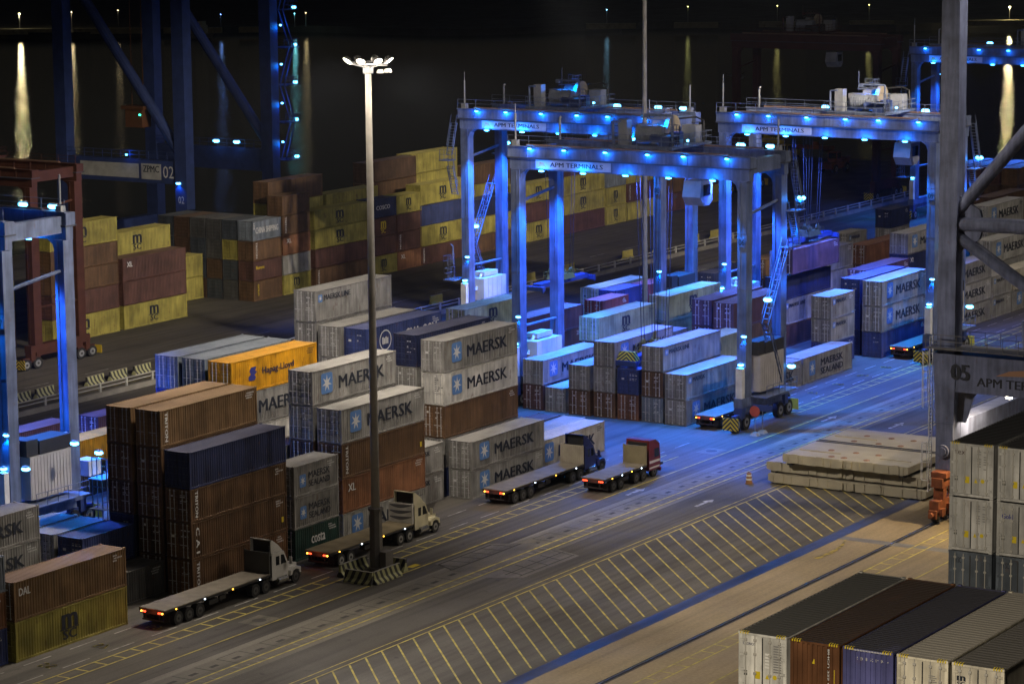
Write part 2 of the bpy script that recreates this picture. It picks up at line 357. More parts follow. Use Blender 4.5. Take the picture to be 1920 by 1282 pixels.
PAL = dict(grey=(.245,.24,.23), lgrey=(.31,.305,.285), white=(.60,.585,.55), brown=(.125,.07,.036), tan=(.19,.115,.055), dbrown=(.085,.048,.028), maroon=(.10,.047,.038), orange=(.24,.11,.055),
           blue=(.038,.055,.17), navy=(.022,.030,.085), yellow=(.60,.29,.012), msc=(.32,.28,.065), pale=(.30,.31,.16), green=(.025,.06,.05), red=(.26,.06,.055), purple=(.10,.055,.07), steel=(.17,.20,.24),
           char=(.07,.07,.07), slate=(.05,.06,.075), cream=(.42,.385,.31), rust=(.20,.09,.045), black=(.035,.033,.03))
LOGODESC = dict(maersk='white star emblem and large bold lettering', mline='small emblem and small dark lettering', sealand='star emblem and two lines of lettering', msc='black two-line logo', hapag='blue emblem and dark lettering')
_cnt = [0]
def container(x, y, z, L, H, col, typ='dry', logo=None, label='', group=None, detail=2, rust=.5):
    """x, y, z = lower corner nearest the camera's left (door end, quay side)"""
    _cnt[0] += 1; v = _cnt[0]
    r = thing('shipping_container', label, 'container', (x+L/2, y+CW/2, z), 0, group)
    m = steelbox('paint_'+col, PAL[col], rust=rust, dusty=.8 if typ != 'reefer' else .3)
    link(body_mesh(L, H, typ), 'body', m, r); link(frame_mesh(L, H), 'frame', m, r)
    link(seal_mesh(H, L), 'door_seal', SEAL, r)
    for sd in (-1, 1):
        d = link(door_mesh(H, sd, L, typ), 'door', m, r)
        if detail >= 2:
            for yy in ((-.82, -.42) if sd < 0 else (.36, .76)): link(bar_mesh(H, yy, L), 'locking_bar', BARM if col not in ('blue','navy','msc') else m, d)
    if detail >= 2:
        if v % 5: link(decal_mesh(H, L, v % 6), 'data_print', INKW if PAL[col][0] < .3 else INK, r)
        if v % 4: link(idmark_mesh(H, L, v % 5), 'number_print', INKW if PAL[col][0] < .3 else INK, r)
    y0 = -CW/2-.005; x0 = -L/2; big = L > 8
    def T(s, xa, za, w, h, mat=INK, **k): lettering(r, s, (x0+xa, y0, za), w, h, mat, **k)
    if logo == 'maersk':
        if big: star_emblem(r, x0+1.25, y0, H*.27, 1.6, H*.60); T('MAERSK', 3.7, H*.33, 6.7, H*.37)
        else: star_emblem(r, x0+.55, y0, H*.30, .8, H*.38); T('MAERSK', 1.6, H*.36, 3.3, H*.25)
    elif logo == 'mline': star_emblem(r, x0+.45, y0, H*.62, .62, H*.24); T('MAERSK LINE', 1.3, H*.66, 4.2, H*.17)
    elif logo == 'msmall': star_emblem(r, x0+.45, y0, H*.62, .62, H*.24); T('MAERSK', 1.3, H*.66, 2.6, H*.17)
    elif logo == 'sealand':
        if big: star_emblem(r, x0+1.6, y0, H*.25, 1.4, H*.55); T('MAERSK', 4.3, H*.50, 5.6, H*.27); T('SEALAND', 4.3, H*.17, 5.6, H*.25)
        else: star_emblem(r, x0+.75, y0, H*.28, .85, H*.40); T('MAERSK', 2.0, H*.50, 2.9, H*.22, bold=.01); T('SEALAND', 2.0, H*.24, 2.9, H*.20, bold=.005)
    elif logo in ('msc', 'mscy'):
        c = INK if logo == 'msc' else INKY; k = 1 if big else .72
        T('m', L*.47-.85*k, H*.44, 1.75*k, H*.36, c, bold=.035); T('SC', L*.47-.75*k, H*.16, 1.5*k, H*.24, c, bold=.03)
        b = MB(); q = L*.47-1.1*k; b.poly([(x0+q,y0,H*.41),(x0+q+2.1*k,y0,H*.41),(x0+q+2.1*k,y0,H*.435),(x0+q,y0,H*.435)])
        link(b.mesh('underline'), 'lettering', c, r)
    elif logo == 'hapag':
        b = MB(); P = [(2.45,.95),(3.25,.95),(3.4,1.2),(3.2,1.4),(3.6,1.65),(3.3,1.75),(3.5,2.1),(2.75,2.1),(2.5,1.8),(2.7,1.5),(2.35,1.3)]
        b.poly([(x0+p, y0, q) for p, q in P]); link(b.mesh('emblem'), 'emblem', flat('deep_blue_emblem', (.03,.035,.20)), r)
        T('Hapag-Lloyd', 4.3, 1.15, 4.5, .72, flat('navy_lettering', (.02,.02,.05)))
    elif logo == 'china': T('CHINA SHIPPING', .6, H*.36, L*.8, H*.30, INKW); T('LINE', .15, H*.9, .9, .28, INKW, axis='SV')
    elif logo == 'cgm':
        T('CMA CGM', 6.2, H*.30, 5.2, H*.42, INKW)
        b = MB(); cx, cz, R = x0+3.0, H*.52, .95
        for i in range(20):
            a, c = 2*PI*i/20, 2*PI*(i+1)/20
            b.poly([(cx+R*math.cos(a),y0,cz+R*math.sin(a)),(cx+R*math.cos(c),y0,cz+R*math.sin(c)),(cx+.88*R*math.cos(c),y0,cz+.88*R*math.sin(c)),(cx+.88*R*math.cos(a),y0,cz+.88*R*math.sin(a))])
        for i in range(4): b.poly([(cx-.5+i*.25,y0,cz-.35),(cx-.3+i*.25,y0,cz-.35),(cx-.3+i*.25,y0,cz+.3-.1*(i % 2)),(cx-.5+i*.25,y0,cz+.3-.1*(i % 2))])
        link(b.mesh('emblem'), 'emblem', INKW, r)
    elif logo == 'cosco': T('COSCO', 1.2, H*.42, L*.55, H*.22, INKW)
    elif logo == 'costa': T('costa', 2.2, H*.42, 1.9, H*.27, INKW)
    elif logo == 'dal': T('DAL', .5, H*.62, 1.2, H*.19, INKW)
    elif logo == 'florens': T('florens', .5, H*.58, 1.8, H*.17, INKY)
    elif logo == 'vert': T('TRITON', .55, H*.93, H*.80, .34, INKW, axis='SV')
    elif logo == 'vert3': T('C A I', .55, H*.85, H*.70, .42, INKW, axis='SV')
    elif logo == 'verty': T('GOLD', .8, H*.85, H*.6, .3, INKY, axis='SV')
    elif logo == 'kbox': T('XL', .8, H*.60, 1.1, H*.22, INKW)
    elif logo == 'uasc': T('UASC', .8, H*.62, 1.7, H*.16, INKW)
    if col in ('brown', 'tan', 'rust', 'maroon') and detail >= 2 and v % 2 == 0:
        b = MB(); xx = L/2-.75; b.poly([(xx,y0,H*.25),(xx+.28,y0,H*.25),(xx+.28,y0,H*.40),(xx,y0,H*.40)]); link(b.mesh('hazard_sticker'), 'hazard_sticker', INKY, r)
    return r

HC, SD = 2.896, 2.591
TW = {1: ['standing alone'], 2: ['top of'], 3: []}
def tierword(i, n):
    """i counted from the bottom"""
    if n == 1: return 'alone in'
    if i == n-1: return 'atop'
    if i == 0: return 'lowest in'
    if n == 3: return 'midway in'
    return ['', 'second up in', 'third up in', 'fourth up in', 'fifth up in'][i]
TONE = dict(grey='grey', lgrey='light grey', white='white', brown='brown', tan='orange-brown', dbrown='dark brown', maroon='maroon', orange='orange', blue='blue', navy='dark blue', yellow='golden yellow', msc='yellow',
            pale='pale green', green='dark green', red='red', purple='purple-brown', steel='blue-grey', char='dark grey', slate='dark slate', cream='cream', rust='rust-red', black='black')
def stack(x, y, desc, items, L=12.192, group=None, z0=0., ztop=None, detail=2, fill=None, pos=None):
    """items bottom to top: (colour, H, logo[, type]); ztop squeezes the tiers to a measured height"""
    z = z0; n = len(items); tot = sum(i[1] for i in items)
    out = []
    for i, it in enumerate(items):
        col, H, logo = it[:3]; typ = it[3] if len(it) > 3 else 'dry'
        lab = f"{TONE[col]} container {tierword(i, n)} {desc}" if n > 1 else f"{TONE[col]} container forming {desc}"
        out.append(container(x, y, z, L, H, col, typ, logo, lab, group, detail)); z += H+.012
    return out
# ------------------------------------------------------------------ camera frame (solved from the photograph's container corners)
CAMH = 54.81; YAW = math.radians(32.123); PITCH = math.radians(9.360); ROLL = math.radians(-.520)
fh = Vector((math.cos(YAW), math.sin(YAW), 0)); rh = Vector((math.sin(YAW), -math.cos(YAW), 0))
fwd = fh*math.cos(PITCH) - Vector((0,0,1))*math.sin(PITCH); u2 = Vector((0,0,1))*math.cos(PITCH) + fh*math.sin(PITCH)
rt = rh*math.cos(ROLL) + u2*math.sin(ROLL); up = u2*math.cos(ROLL) - rh*math.sin(ROLL)
cam = bpy.data.cameras.new('camera'); co = bpy.data.objects.new('camera', cam); C.objects.link(co)
M = Matrix((rt, up, -fwd)).transposed().to_4x4(); M.translation = Vector((0,0,CAMH)); co.matrix_world = M
cam.sensor_width = 36; cam.lens = 5388.0/1920*36; cam.clip_start = 1; cam.clip_end = 12000; S.camera = co
def far(t, s, z): p = fh*t + rh*s; return Vector((p.x, p.y, z))

# ------------------------------------------------------------------ the setting
ASPH = ground_mat('asphalt', (.094,.085,.073), .22, .05, .80, .45)
TAN = ground_mat('quay_concrete', (.27,.21,.125), .28, .07, .8, .2, 4.)
CONC = ground_mat('strip_concrete', (.165,.15,.12), .25, .12, .75, .4)
BLUEP = ground_mat('blue_steel_plate', (.05,.062,.13), .55, .12, .45, .5, 2.)
WATER = bpy.data.materials.new('water'); WATER.use_nodes = True
_nt = WATER.node_tree; _b = _nt.nodes['Principled BSDF']; _b.inputs['Base Color'].default_value = (.004,.006,.010,1); _b.inputs['Roughness'].default_value = .045; _b.inputs['IOR'].default_value = 1.33
_tc = _nt.nodes.new('ShaderNodeTexCoord'); _n = _nt.nodes.new('ShaderNodeTexNoise'); _n.inputs['Scale'].default_value = .8; _n.inputs['Detail'].default_value = 7; _n.inputs['Roughness'].default_value = .65; _nt.links.new(_tc.outputs['Object'], _n.inputs['Vector'])
_bp = _nt.nodes.new('ShaderNodeBump'); _bp.inputs['Strength'].default_value = .17; _bp.inputs['Distance'].default_value = .35; _nt.links.new(_n.outputs['Fac'], _bp.inputs['Height']); _nt.links.new(_bp.outputs[0], _b.inputs['Normal'])
g = MB(); g.poly([(-400,-900,-5),(2600,-900,-5),(2600,2600,-5),(-400,2600,-5)]); struct('water', g, WATER)
g = MB(); g.box(-120, 492, 61.5, 281, -7, 0); struct('ground', g, ASPH)
g = MB(); g.poly([(-120,61.6,.004),(492,61.6,.004),(492,100.3,.004),(-120,100.3,.004)]); struct('quay_apron', g, TAN)
g = MB(); g.box(-120, 492, 61.2, 61.9, -.1, .35); struct('quay_kerb', g, paint('kerb_concrete', (.3,.28,.24), .8))
g = MB(); g.poly([(-120,100.3,.008),(492,100.3,.008),(492,101.55,.008),(-120,101.55,.008)]); struct('cable_channel_cover', g, BLUEP)
g = MB(); g.poly([(210.0,61.7,.009),(211.2,61.7,.009),(211.2,100.3,.009),(210.0,100.3,.009)]); struct('cross_channel_cover', g, paint('grey_plate', (.16,.155,.15), .6))
# crane rail: slot, rail head
g = MB(); g.poly([(-120,95.45,.008),(492,95.45,.008),(492,96.05,.008),(-120,96.05,.008)]); struct('rail_slot', g, flat('slot_dark', (.012,.012,.013), .7))
g = MB(); g.box(-120, 492, 95.70, 95.78, .009, .06); struct('crane_rail', g, paint('rail_steel', (.30,.30,.34), .3, .8))
# concrete strip between the lanes with its slab joints and drain slots
g = MB(); g.poly([(-120,118.4,.004),(492,118.4,.004),(492,123.0,.004),(-120,123.0,.004)]); struct('concrete_strip', g, CONC)
jm = flat('joint_dark', (.05,.047,.042), .8); r = random.Random(2)
g = MB()
for i in range(110):
    x = 100+i*2.5
    g.poly([(x,120.3,.009),(x+.10,120.3,.009),(x+.10,122.2,.009),(x,122.2,.009)])
    if r.random() < .92:
        x2 = x+r.uniform(.6, 1.2); yy = 121.0+r.uniform(-.1, .1); g.poly([(x2,yy,.009),(x2+.85,yy,.009),(x2+.85,yy+.36,.009),(x2,yy+.36,.009)])
    if r.random() < .35: g.poly([(x,122.15,.009),(x+2.4,122.15,.009),(x+2.4,122.22,.009),(x,122.22,.009)])
struct('strip_joint', g, jm)
g = MB(); g.poly([(-120,122.28,.008),(492,122.28,.008),(492,123.0,.008),(-120,123.0,.008)]); struct('strip_border', g, ground_mat('pale_border_concrete', (.205,.19,.155), .2, .2, .75, .3))
# light concrete patch with a dark lattice
PG = [(184.2,118.9),(185.9,115.9),(194.4,115.8),(196.4,121.2),(194.2,124.4),(186.2,124.4)]
g = MB(); g.poly([(x,y,.012) for x, y in PG]); struct('concrete_patch', g, ground_mat('patch_concrete', (.15,.138,.125), .3, .25, .75, .3))
g = MB()
def gl(b, p, q, w, z):
    d = Vector((q[0]-p[0], q[1]-p[1], 0)).normalized(); n = Vector((-d.y, d.x, 0))*w/2
    b.poly([(p[0]-n.x,p[1]-n.y,z),(q[0]-n.x,q[1]-n.y,z),(q[0]+n.x,q[1]+n.y,z),(p[0]+n.x,p[1]+n.y,z)])
for a, c in ((.5,8.3),): pass
for i in range(6): gl(g, (186.4+i*1.6,122.2+.02*i), (186.0+i*1.6,124.0), .16, .016)
gl(g, (185.2,122.1), (195.6,122.1), .22, .016); gl(g, (186.2,124.0), (194.0,124.0), .18, .016); gl(g, (185.2,122.1), (186.2,124.0), .18, .016)
for i in range(5): gl(g, (186.6+i*1.9,116.4), (187.2+i*1.9,118.6), .14, .016)
gl(g, (186.0,117.6), (195.0,117.6), .14, .016); gl(g, (186.2,116.4), (194.4,116.3), .14, .016)
struct('patch_lattice', g, jm)
# lane paint
YW = worn_line('yellow_road_paint', (.58,.48,.10), .5); WW = worn_line('white_road_paint', (.45,.44,.41), .4); WB = worn_line('white_arrow_paint', (.52,.51,.48), .15)
Z = .02
def rect(b, x0, x1, y0, y1, z=Z): b.poly([(x0,y0,z),(x1,y0,z),(x1,y1,z),(x0,y1,z)])
g = MB()
for i in range(52):
    x = 122.3+i*4.92
    if not 236 < x < 246: rect(g, x, x+2.9, 132.83, 132.95); rect(g, x+.9, x+3.8, 130.05, 130.17)
struct('lane_dash_marking', g, WW)
g = MB()
for xa, xb in ((110,178.5),(184.4,233),(258,420)):
    rect(g, xa, xb, 129.12, 129.27); rect(g, xa, xb, 127.83, 127.98)
    for i in range(int((xb-xa)/2)): x = xa+i*2.0; rect(g, x, x+.17, 127.99, 129.11)
struct('ladder_marking', g, YW)
g = MB(); rect(g, 100, 420, 124.75, 124.90); struct('lane_edge_marking', g, YW)
g = MB(); rect(g, 100, 300, 120.05, 120.22); rect(g, 100, 300, 119.0, 119.17); struct('double_line_marking', g, YW)
g = MB()
for i in range(200): x = 100+i*1.0; rect(g, x, x+.12, 119.2, 119.95)
struct('tick_marking', g, worn_line('faded_white_paint', (.30,.29,.25), .2))
g = MB(); rect(g, 120, 300, 113.95, 114.06); rect(g, 120, 300, 113.28, 113.42)
for i in range(78):
    x = 132.6+i*2.0
    if x < 243: gl(g, (x, 113.25), (x-12.35, 101.8), .14, Z)
struct('parking_bay_marking', g, YW)
g = MB()
for ya, yb in ((93.75,92.55),): 
    rect(g, 120, 330, ya-.07, ya+.07); rect(g, 120, 330, yb-.07, yb+.07)
    for i in range(105): x = 120+i*2.0; rect(g, x, x+.14, yb+.08, ya-.08)
rect(g, 120, 330, 89.2, 89.34)
struct('quay_ladder_marking', g, YW)
g = MB()
for x, y in ((215.9,123.75),(255.2,123.75),(214.9,116.25),(255.2,116.4)):
    rect(g, x, x+2.1, y-.17, y+.17); g.poly([(x+2.1,y-.5,Z),(x+3.4,y,Z),(x+2.1,y+.5,Z)])
struct('arrow_marking', g, WB)
g = MB()                                                          # yellow skid of paint on the quay
for i in range(10):
    a = i/9; gl(g, (203.0+a*6.0, 98.9-1.1*a+1.5*a*a), (203.9+a*6.0, 98.9-1.1*(a+.12)+1.5*(a+.12)**2), .55-.4*a, Z+.002*i)
struct('yellow_paint_smear', g, worn_line('smeared_yellow_paint', (.40,.30,.04), .0))
for x, n in ((141.2,'53'),(147.3,'55'),(153.2,'57'),(159.1,'59'),(262.5,'95'),(268.5,'97'),(274.5,'99'),(280.5,'01'),(286.5,'03')):
    uv, fs = textmesh(n, .02)
    me = bpy.data.meshes.new('slot_number_marking'); me.from_pydata([(x+u*.0-v*1.0+1.0, 132.1-u*1.3, Z) for u, v, l in uv], [], fs); me.update()
    o = link(me, 'slot_number_marking', YW); o['kind'] = 'structure'
# manholes
for x, y in ((165.1,126.0),(236.8,126.4)):
    g = MB(); rect(g, x-1.3, x+1.3, y-1.0, y+1.0, .012); struct('manhole_slab', g, CONC)
    g = MB(); g.poly([(x+.55*math.cos(2*PI*i/20), y+.55*math.sin(2*PI*i/20), .016) for i in range(20)]); struct('manhole_lid', g, flat('iron_lid', (.04,.035,.03), .6))
g = MB(); rect(g, 184.2, 185.4, 125.2, 125.75, .016); struct('yellow_ground_plate', g, worn_line('bright_yellow_paint', (.6,.45,.02), .8))
# rear yard lanes
g = MB(); rect(g, 180, 490, 198.9, 199.05); rect(g, 180, 490, 190.2, 190.35); struct('rear_lane_marking', g, worn_line('dim_yellow_paint', (.30,.25,.06), .3))
g = MB()
for i in range(28): x = 190+i*10; rect(g, x, x+4, 206.4, 206.55)
struct('rear_dash_marking', g, WW)

# far shore: land, quay edge, low hills
g = MB()
N = 60
sh = [far(1062+18*math.sin(i*.6)-.05*abs(i-30), -420+i*14, -2.5) for i in range(N+1)]
for a, b in zip(sh, sh[1:]):
    p, q = a+fh*1600, b+fh*1600
    g.poly([a, b, (q.x,q.y,-2.3), (p.x,p.y,-2.3)]); g.poly([(a.x,a.y,-6),(b.x,b.y,-6),b,a])
struct('far_shore_land', g, ground_mat('dark_land', (.035,.033,.028), .3, .01, .9, .2))
g = MB(); r = random.Random(11); rows = []
for j in range(5):
    t = 1700+j*300; rows.append([far(t, -1500+i*100, -3+(j*26)*(.75+.35*math.sin(i*.5+j)+.2*r.random())) for i in range(31)])
for a, b in zip(rows, rows[1:]):
    for i in range(30): g.poly([a[i], a[i+1], b[i+1], b[i]])
struct('hills', g, ground_mat('dark_hillside', (.02,.022,.016), .4, .004, .95, .2))
PIER = paint('pale_pier_concrete', (.42,.38,.24), .8)
for i, (s0, s1, t) in enumerate(((-188,-160,1046),(-158,-128,1046),(-125,-104,1044),(-98,-82,1046),(28,46,1048),(60,76,1049),(91,108,1049),(124,140,1049),(160,192,1046))):
    b = MB(); a = far(t, s0, 0); c = far(t, s1, 0); n = fh*2.4
    b.poly([(a.x,a.y,-3.2),(c.x,c.y,-3.2),(c.x,c.y,-1.2),(a.x,a.y,-1.2)]); b.poly([(a.x,a.y,-1.2),(c.x,c.y,-1.2),(c.x+n.x,c.y+n.y,-1.2),(a.x+n.x,a.y+n.y,-1.2)])
    for q0, q1 in ((a, c),):
        b.poly([(a.x,a.y,-3.2),(a.x+n.x,a.y+n.y,-3.2),(a.x+n.x,a.y+n.y,-1.2),(a.x,a.y,-1.2)]); b.poly([(c.x,c.y,-3.2),(c.x+n.x,c.y+n.y,-3.2),(c.x+n.x,c.y+n.y,-1.2),(c.x,c.y,-1.2)])
        b.poly([(a.x+n.x,a.y+n.y,-3.2),(c.x+n.x,c.y+n.y,-3.2),(c.x+n.x,c.y+n.y,-1.2),(a.x+n.x,a.y+n.y,-1.2)])
    o = struct('far_quay', b, PIER)
# ------------------------------------------------------------------ lights
BLUE = (.0, .20, 1.0)
def lamp_point(parent, loc, power, col=BLUE, r=.12, name='lamp_light'):
    l = bpy.data.lights.new(name, 'POINT'); l.energy = power; l.color = col; l.shadow_soft_size = r
    o = bpy.data.objects.new(name, l); C.objects.link(o); o.location = loc; o.parent = parent; return o
def lamp_spot(parent, loc, to, power, col=BLUE, ang=150, r=.3, blend=.5, name='flood_light'):
    l = bpy.data.lights.new(name, 'SPOT'); l.energy = power; l.color = col; l.shadow_soft_size = r; l.spot_size = math.radians(ang); l.spot_blend = blend
    o = bpy.data.objects.new(name, l); C.objects.link(o); o.location = loc; o.parent = parent
    o.rotation_euler = (Vector(to)-Vector(loc)).to_track_quat('-Z', 'Y').to_euler(); return o
def lens(parent, x, y, z, mat=BLUELAMP, sx=.2, sy=.42, sz=.16, name='floodlight'):
    """lamp head: rounded glass under a small hood"""
    b = MB(); b.cur = 0
    k = len(b.v); n = 10
    for zz, f in ((-sz, .55), (-sz*.35, 1), (sz*.35, 1), (sz, .6)):
        for i in range(n): a = 2*PI*i/n; b.v.append((x+sx*f*math.cos(a), y+sy*f*math.sin(a), z+zz))
    for j in range(3):
        for i in range(n): b.f.append((k+j*n+i, k+j*n+(i+1) % n, k+(j+1)*n+(i+1) % n, k+(j+1)*n+i)); b.mi.append(0)
    b.f.append(tuple(k+i for i in reversed(range(n)))); b.mi.append(0)
    b.cur = 1; b.box(x-sx*.8, x+sx*.8, y-sy*.7, y+sy*.7, z+sz+.004, z+sz+.09)
    return b.build(name, [mat, GREY], parent)

HAZ = bpy.data.materials.new('hazard_stripes'); HAZ.use_nodes = True
_nt = HAZ.node_tree; _b = _nt.nodes['Principled BSDF']; _tc = _nt.nodes.new('ShaderNodeTexCoord'); _sp = _nt.nodes.new('ShaderNodeSeparateXYZ'); _nt.links.new(_tc.outputs['Object'], _sp.inputs[0])
def _m(op, a, b=None):
    q = _nt.nodes.new('ShaderNodeMath'); q.operation = op
    for i, s in enumerate((a, b)):
        if s is None: continue
        if isinstance(s, (int, float)): q.inputs[i].default_value = s
        else: _nt.links.new(s, q.inputs[i])
    return q.outputs[0]
_h = _m('ADD', _m('ADD', _sp.outputs['Z'], _sp.outputs['X']), _m('ABSOLUTE', _sp.outputs['Y']))
_g = _m('GREATER_THAN', _m('FRACT', _m('MULTIPLY', _h, 2.2)), .5)
_mx = _nt.nodes.new('ShaderNodeMix'); _mx.data_type = 'RGBA'; _nt.links.new(_g, _mx.inputs[0]); _mx.inputs[6].default_value = (.02,.02,.02,1); _mx.inputs[7].default_value = (.55,.42,.03,1)
_nt.links.new(_mx.outputs[2], _b.inputs['Base Color']); _b.inputs['Roughness'].default_value = .6

def wheel(parent, x, y, z, r, w, rimmat, side=-1, name='wheel'):
    b = MB(); b.tube((x, y-w/2, z), (x, y+w/2, z), r, 20); t = b.build(name, BLK, parent)
    b = MB(); e = side*(w/2+.012)
    b.tube((x, y+e*.7, z), (x, y+e, z), r*.58, 16); b.cur = 1; b.tube((x, y+e, z), (x, y+e+side*.05, z), r*.2, 10)
    b.build('rim', [rimmat, DARK], t); return t

# ------------------------------------------------------------------ rubber-tyred gantry crane
def rtg(name, loc, label, mat=RTGP, ty=11., number='06', sign=True, lit=1., stair='near', hlen=26., house=('near','far'), short='', group='rubber-tyred gantry cranes', logo_ink=INK, far_zig=False):
    R = thing(name, label, 'gantry crane', loc, 0, group); Wb = 7.5; Y = hlen; TOP = 24.6
    for x in (0, Wb):
        for y in (0, Y):
            b = MB(); b.taper((x-.62, x+.62, y-.5, y+.5, 3.3), (x-.62, x+.62, y-.5, y+.5, TOP))
            s = 1 if y == 0 else -1
            b.prism([(y+s*.5, TOP), (y+s*1.3, TOP), (y+s*.75, TOP-.4), (y+s*.5, TOP-1.1)], x-.5, x+.5, 'x')             # haunch
            for z in (8.5, 14, 19.5): b.box(x-.64, x+.64, y-.52, y+.52, z, z+.12)
            b.box(x-.66, x-.6, y+s*.2-.04, y+s*.2+.04, 3.4, TOP-.2)                                  # cable run
            lg = b.build('leg', mat, R)
            if y == 0 and x == 0 and number: 
                b = MB(); b.box(x-.70, x-.665, -.42, .42, 18.2, 19.1); pl = b.build('number_plate', mat, lg)
                lettering(lg, number, (x-.705, .33, 18.35), .66, .6, INK, 'E')
    for y in (0, Y):
        b = MB(); b.box(-1.3, Wb+1.3, y-.48, y+.48, 2.35, 3.29); b.box(-.2, Wb+.2, y-.3, y+.3, 1.75, 2.34); b.build('sill_beam', mat, R)
        for x in (-.9, Wb+.9):
            b = MB(); b.box(x-1.45, x+1.45, y-.2, y+.2, 1.05, 1.7); b.box(x-.35, x+.35, y-.45, y+.45, 1.3, 2.34); b.build('bogie', mat if mat != RTGP else NAVY, R)
            for dx in (-.95, .95): wheel(R, x+dx, y-.0, .78, .78, .55, GREY, -1)
            if x < 0: b = MB(); b.box(x-1.98, x-1.9, y-.85, y+.85, .35, 1.6); b.build('bumper_board', HAZ, R)
            else: b = MB(); b.box(x+1.9, x+1.98, y-.8, y+.8, .4, 1.5); b.build('bumper_board', YEL, R)
        # braces between the two legs of a side
        b = MB(); b.tube((.6, y, 21.2), (Wb-.6, y, 22.0), .16, 8); b.build('brace', mat, R)
        b = MB(); b.tube((.6, y-.2, 8.3), (Wb-.6, y-.2, 8.3), .14, 8); b.build('brace', mat, R)
        b = MB(); b.box(.6, Wb-.6, y-.4, y+.4, 25.2, 26.6); b.build('end_tie', mat, R)
    for x in (0, Wb):
        b = MB(); b.box(x-.55, x+.55, -.9, Y+.9, 25.86, 26.9); b.box(x-.45, x+.45, -.7, Y+.7, TOP+.003, 25.72); 
        n = 12
        for i in range(n+1): yy = -.85+i*(Y+1.7)/n; b.box(x-.60, x-.552, yy-.03, yy+.03, 25.86, 26.88)
        b.box(x-.8, x-.5, -.9, Y+.9, 26.903, 26.99)
        gd = b.build('girder', mat, R)
        b = MB(); b.box(x-.74, x+.74, -.9, Y+.9, 25.723, 25.857); b.build('cable_ledge', paint('dark_ledge', (.05,.055,.075), .6), gd)
        b = MB(); b.tube((x-.72, 1.5, 27.12), (x-.72, Y-1.5, 27.12), .11, 8); b.build('cable_tray', paint('brown_cable_tray', (.16,.10,.07), .6), gd)
        b = MB(); b.rail([(x-.66, -.8, 26.99), (x-.66, Y+.8, 26.99)], 1.05, 2.6, .03); b.build('handrail', mat, gd)
    if sign:
        b = MB(); b.box(-.50, -.453, Y-11.2, Y-2.4, 24.75, 25.65); sg = b.build('sign_board', paint('sign_blue_grey', (.42,.45,.55), .5), R)
        lettering(sg, 'APM TERMINALS', (-.505, Y-4.1, 24.98), 6.2, .46, logo_ink, 'E')
        b = MB(); b.poly([(-.505, Y-2.7, 24.9), (-.505, Y-3.7, 24.9), (-.505, Y-3.35, 25.35), (-.505, Y-2.9, 25.45)]); b.build('emblem', flat('orange_emblem', (.5,.2,.08)), sg)
    # machine houses on the sills
    if 'near' in house:
        b = MB(); b.box(1.0, 6.1, -1.25, .95, 3.7, 7.3)
        for i in range(13): xx = 1.1+i*.4; b.box(xx, xx+.1, -1.29, -1.252, 3.8, 7.2)
        hs = b.build('machine_house', paint('house_grey', (.40,.38,.37), .5, wear=.15), R)
        b = MB(); b.box(.8, 2.2, -1.1, .8, 7.35, 8.7); b.box(2.3, 6.2, -1.2, .9, 7.35, 8.5); b.build('cooling_unit', DARK, hs)
        b = MB(); b.rail([(.6, -2.2, 3.32), (Wb-.3, -2.2, 3.32)], 1.1, 1.3, .03); b.box(.4, Wb-.2, -2.3, -.5, 3.22, 3.31); b.build('walkway', mat, R)
    if 'far' in house:
        b = MB(); b.box(1.3, 6.3, Y-1.3, Y+1.2, 4.0, 6.6)
        for i in range(6): xx = 1.3+i*.98; b.box(xx, xx+.06, Y-1.34, Y-1.302, 4.02, 6.6)
        hs = b.build('power_house', paint('power_house_white', (.60,.58,.54), .5, wear=.15), R)
        b = MB(); b.box(2.4, 5.4, Y-.7, Y+.7, 6.75, 7.25); b.box(2.6, 5.2, Y-.5, Y+.5, 6.61, 6.75); b.tube((1.1, Y-.3, 5.2), (2.5, Y-.2, 7.0), .16, 8); b.build('exhaust_unit', WHITEP, hs)
        b = MB(); b.rail([(-.4, Y-2.0, 3.32), (Wb+.4, Y-2.0, 3.32)], 1.1, 1.2, .03); b.box(-.6, Wb+.6, Y-2.1, Y-.5, 3.22, 3.31); b.build('walkway', mat, R)
    # stairs
    def flight(p, q, yy, w=.7):
        b = MB(); n = 14
        for s in (0, w): b.bar((p[0], yy+s, p[1]), (q[0], yy+s, q[1]), .12); b.bar((p[0], yy+s, p[1]+1.), (q[0], yy+s, q[1]+1.), .06)
        for i in range(n+1):
            t = i/n; x = p[0]+(q[0]-p[0])*t; z = p[1]+(q[1]-p[1])*t
            b.box(x-.13, x+.13, yy+.03, yy+w-.03, z-.02, z+.02)
            if i % 3 == 0:
                for s in (0, w): b.bar((x, yy+s, z), (x, yy+s, z+1.), .05)
        b.build('stair', mat, R)
    for sd, yy, o in (('near', -1.3, -1), ('far', Y+.6, 1)):
        if sd not in stair: continue
        flight((5.6, 4.0), (2.6, 10.2), yy); flight((2.6, 10.2), (6.9, 17.4), yy)
        b = MB(); b.box(6.6, 9.5, yy-.2, yy+.9, 17.3, 17.4); b.rail([(9.4, yy-.15, 17.4), (9.4, yy+.85, 17.4)], 1.1, 1., .03); b.rail([(6.6, yy-.15, 17.4), (9.4, yy-.15, 17.4)], 1.1, 1., .03); b.build('platform', mat, R)
        flight((9.3, 17.4), (8.2, 20.8), yy)
        b = MB(); b.box(7.8, 10.3, yy-.3, yy+1., 20.8, 20.9); b.rail([(7.9, yy-.25, 20.9), (10.2, yy-.25, 20.9), (10.2, yy+.95, 20.9)], 1.1, .9, .03); b.build('platform', mat, R)
        flight((10.1, 20.9), (8.3, 26.0), yy)
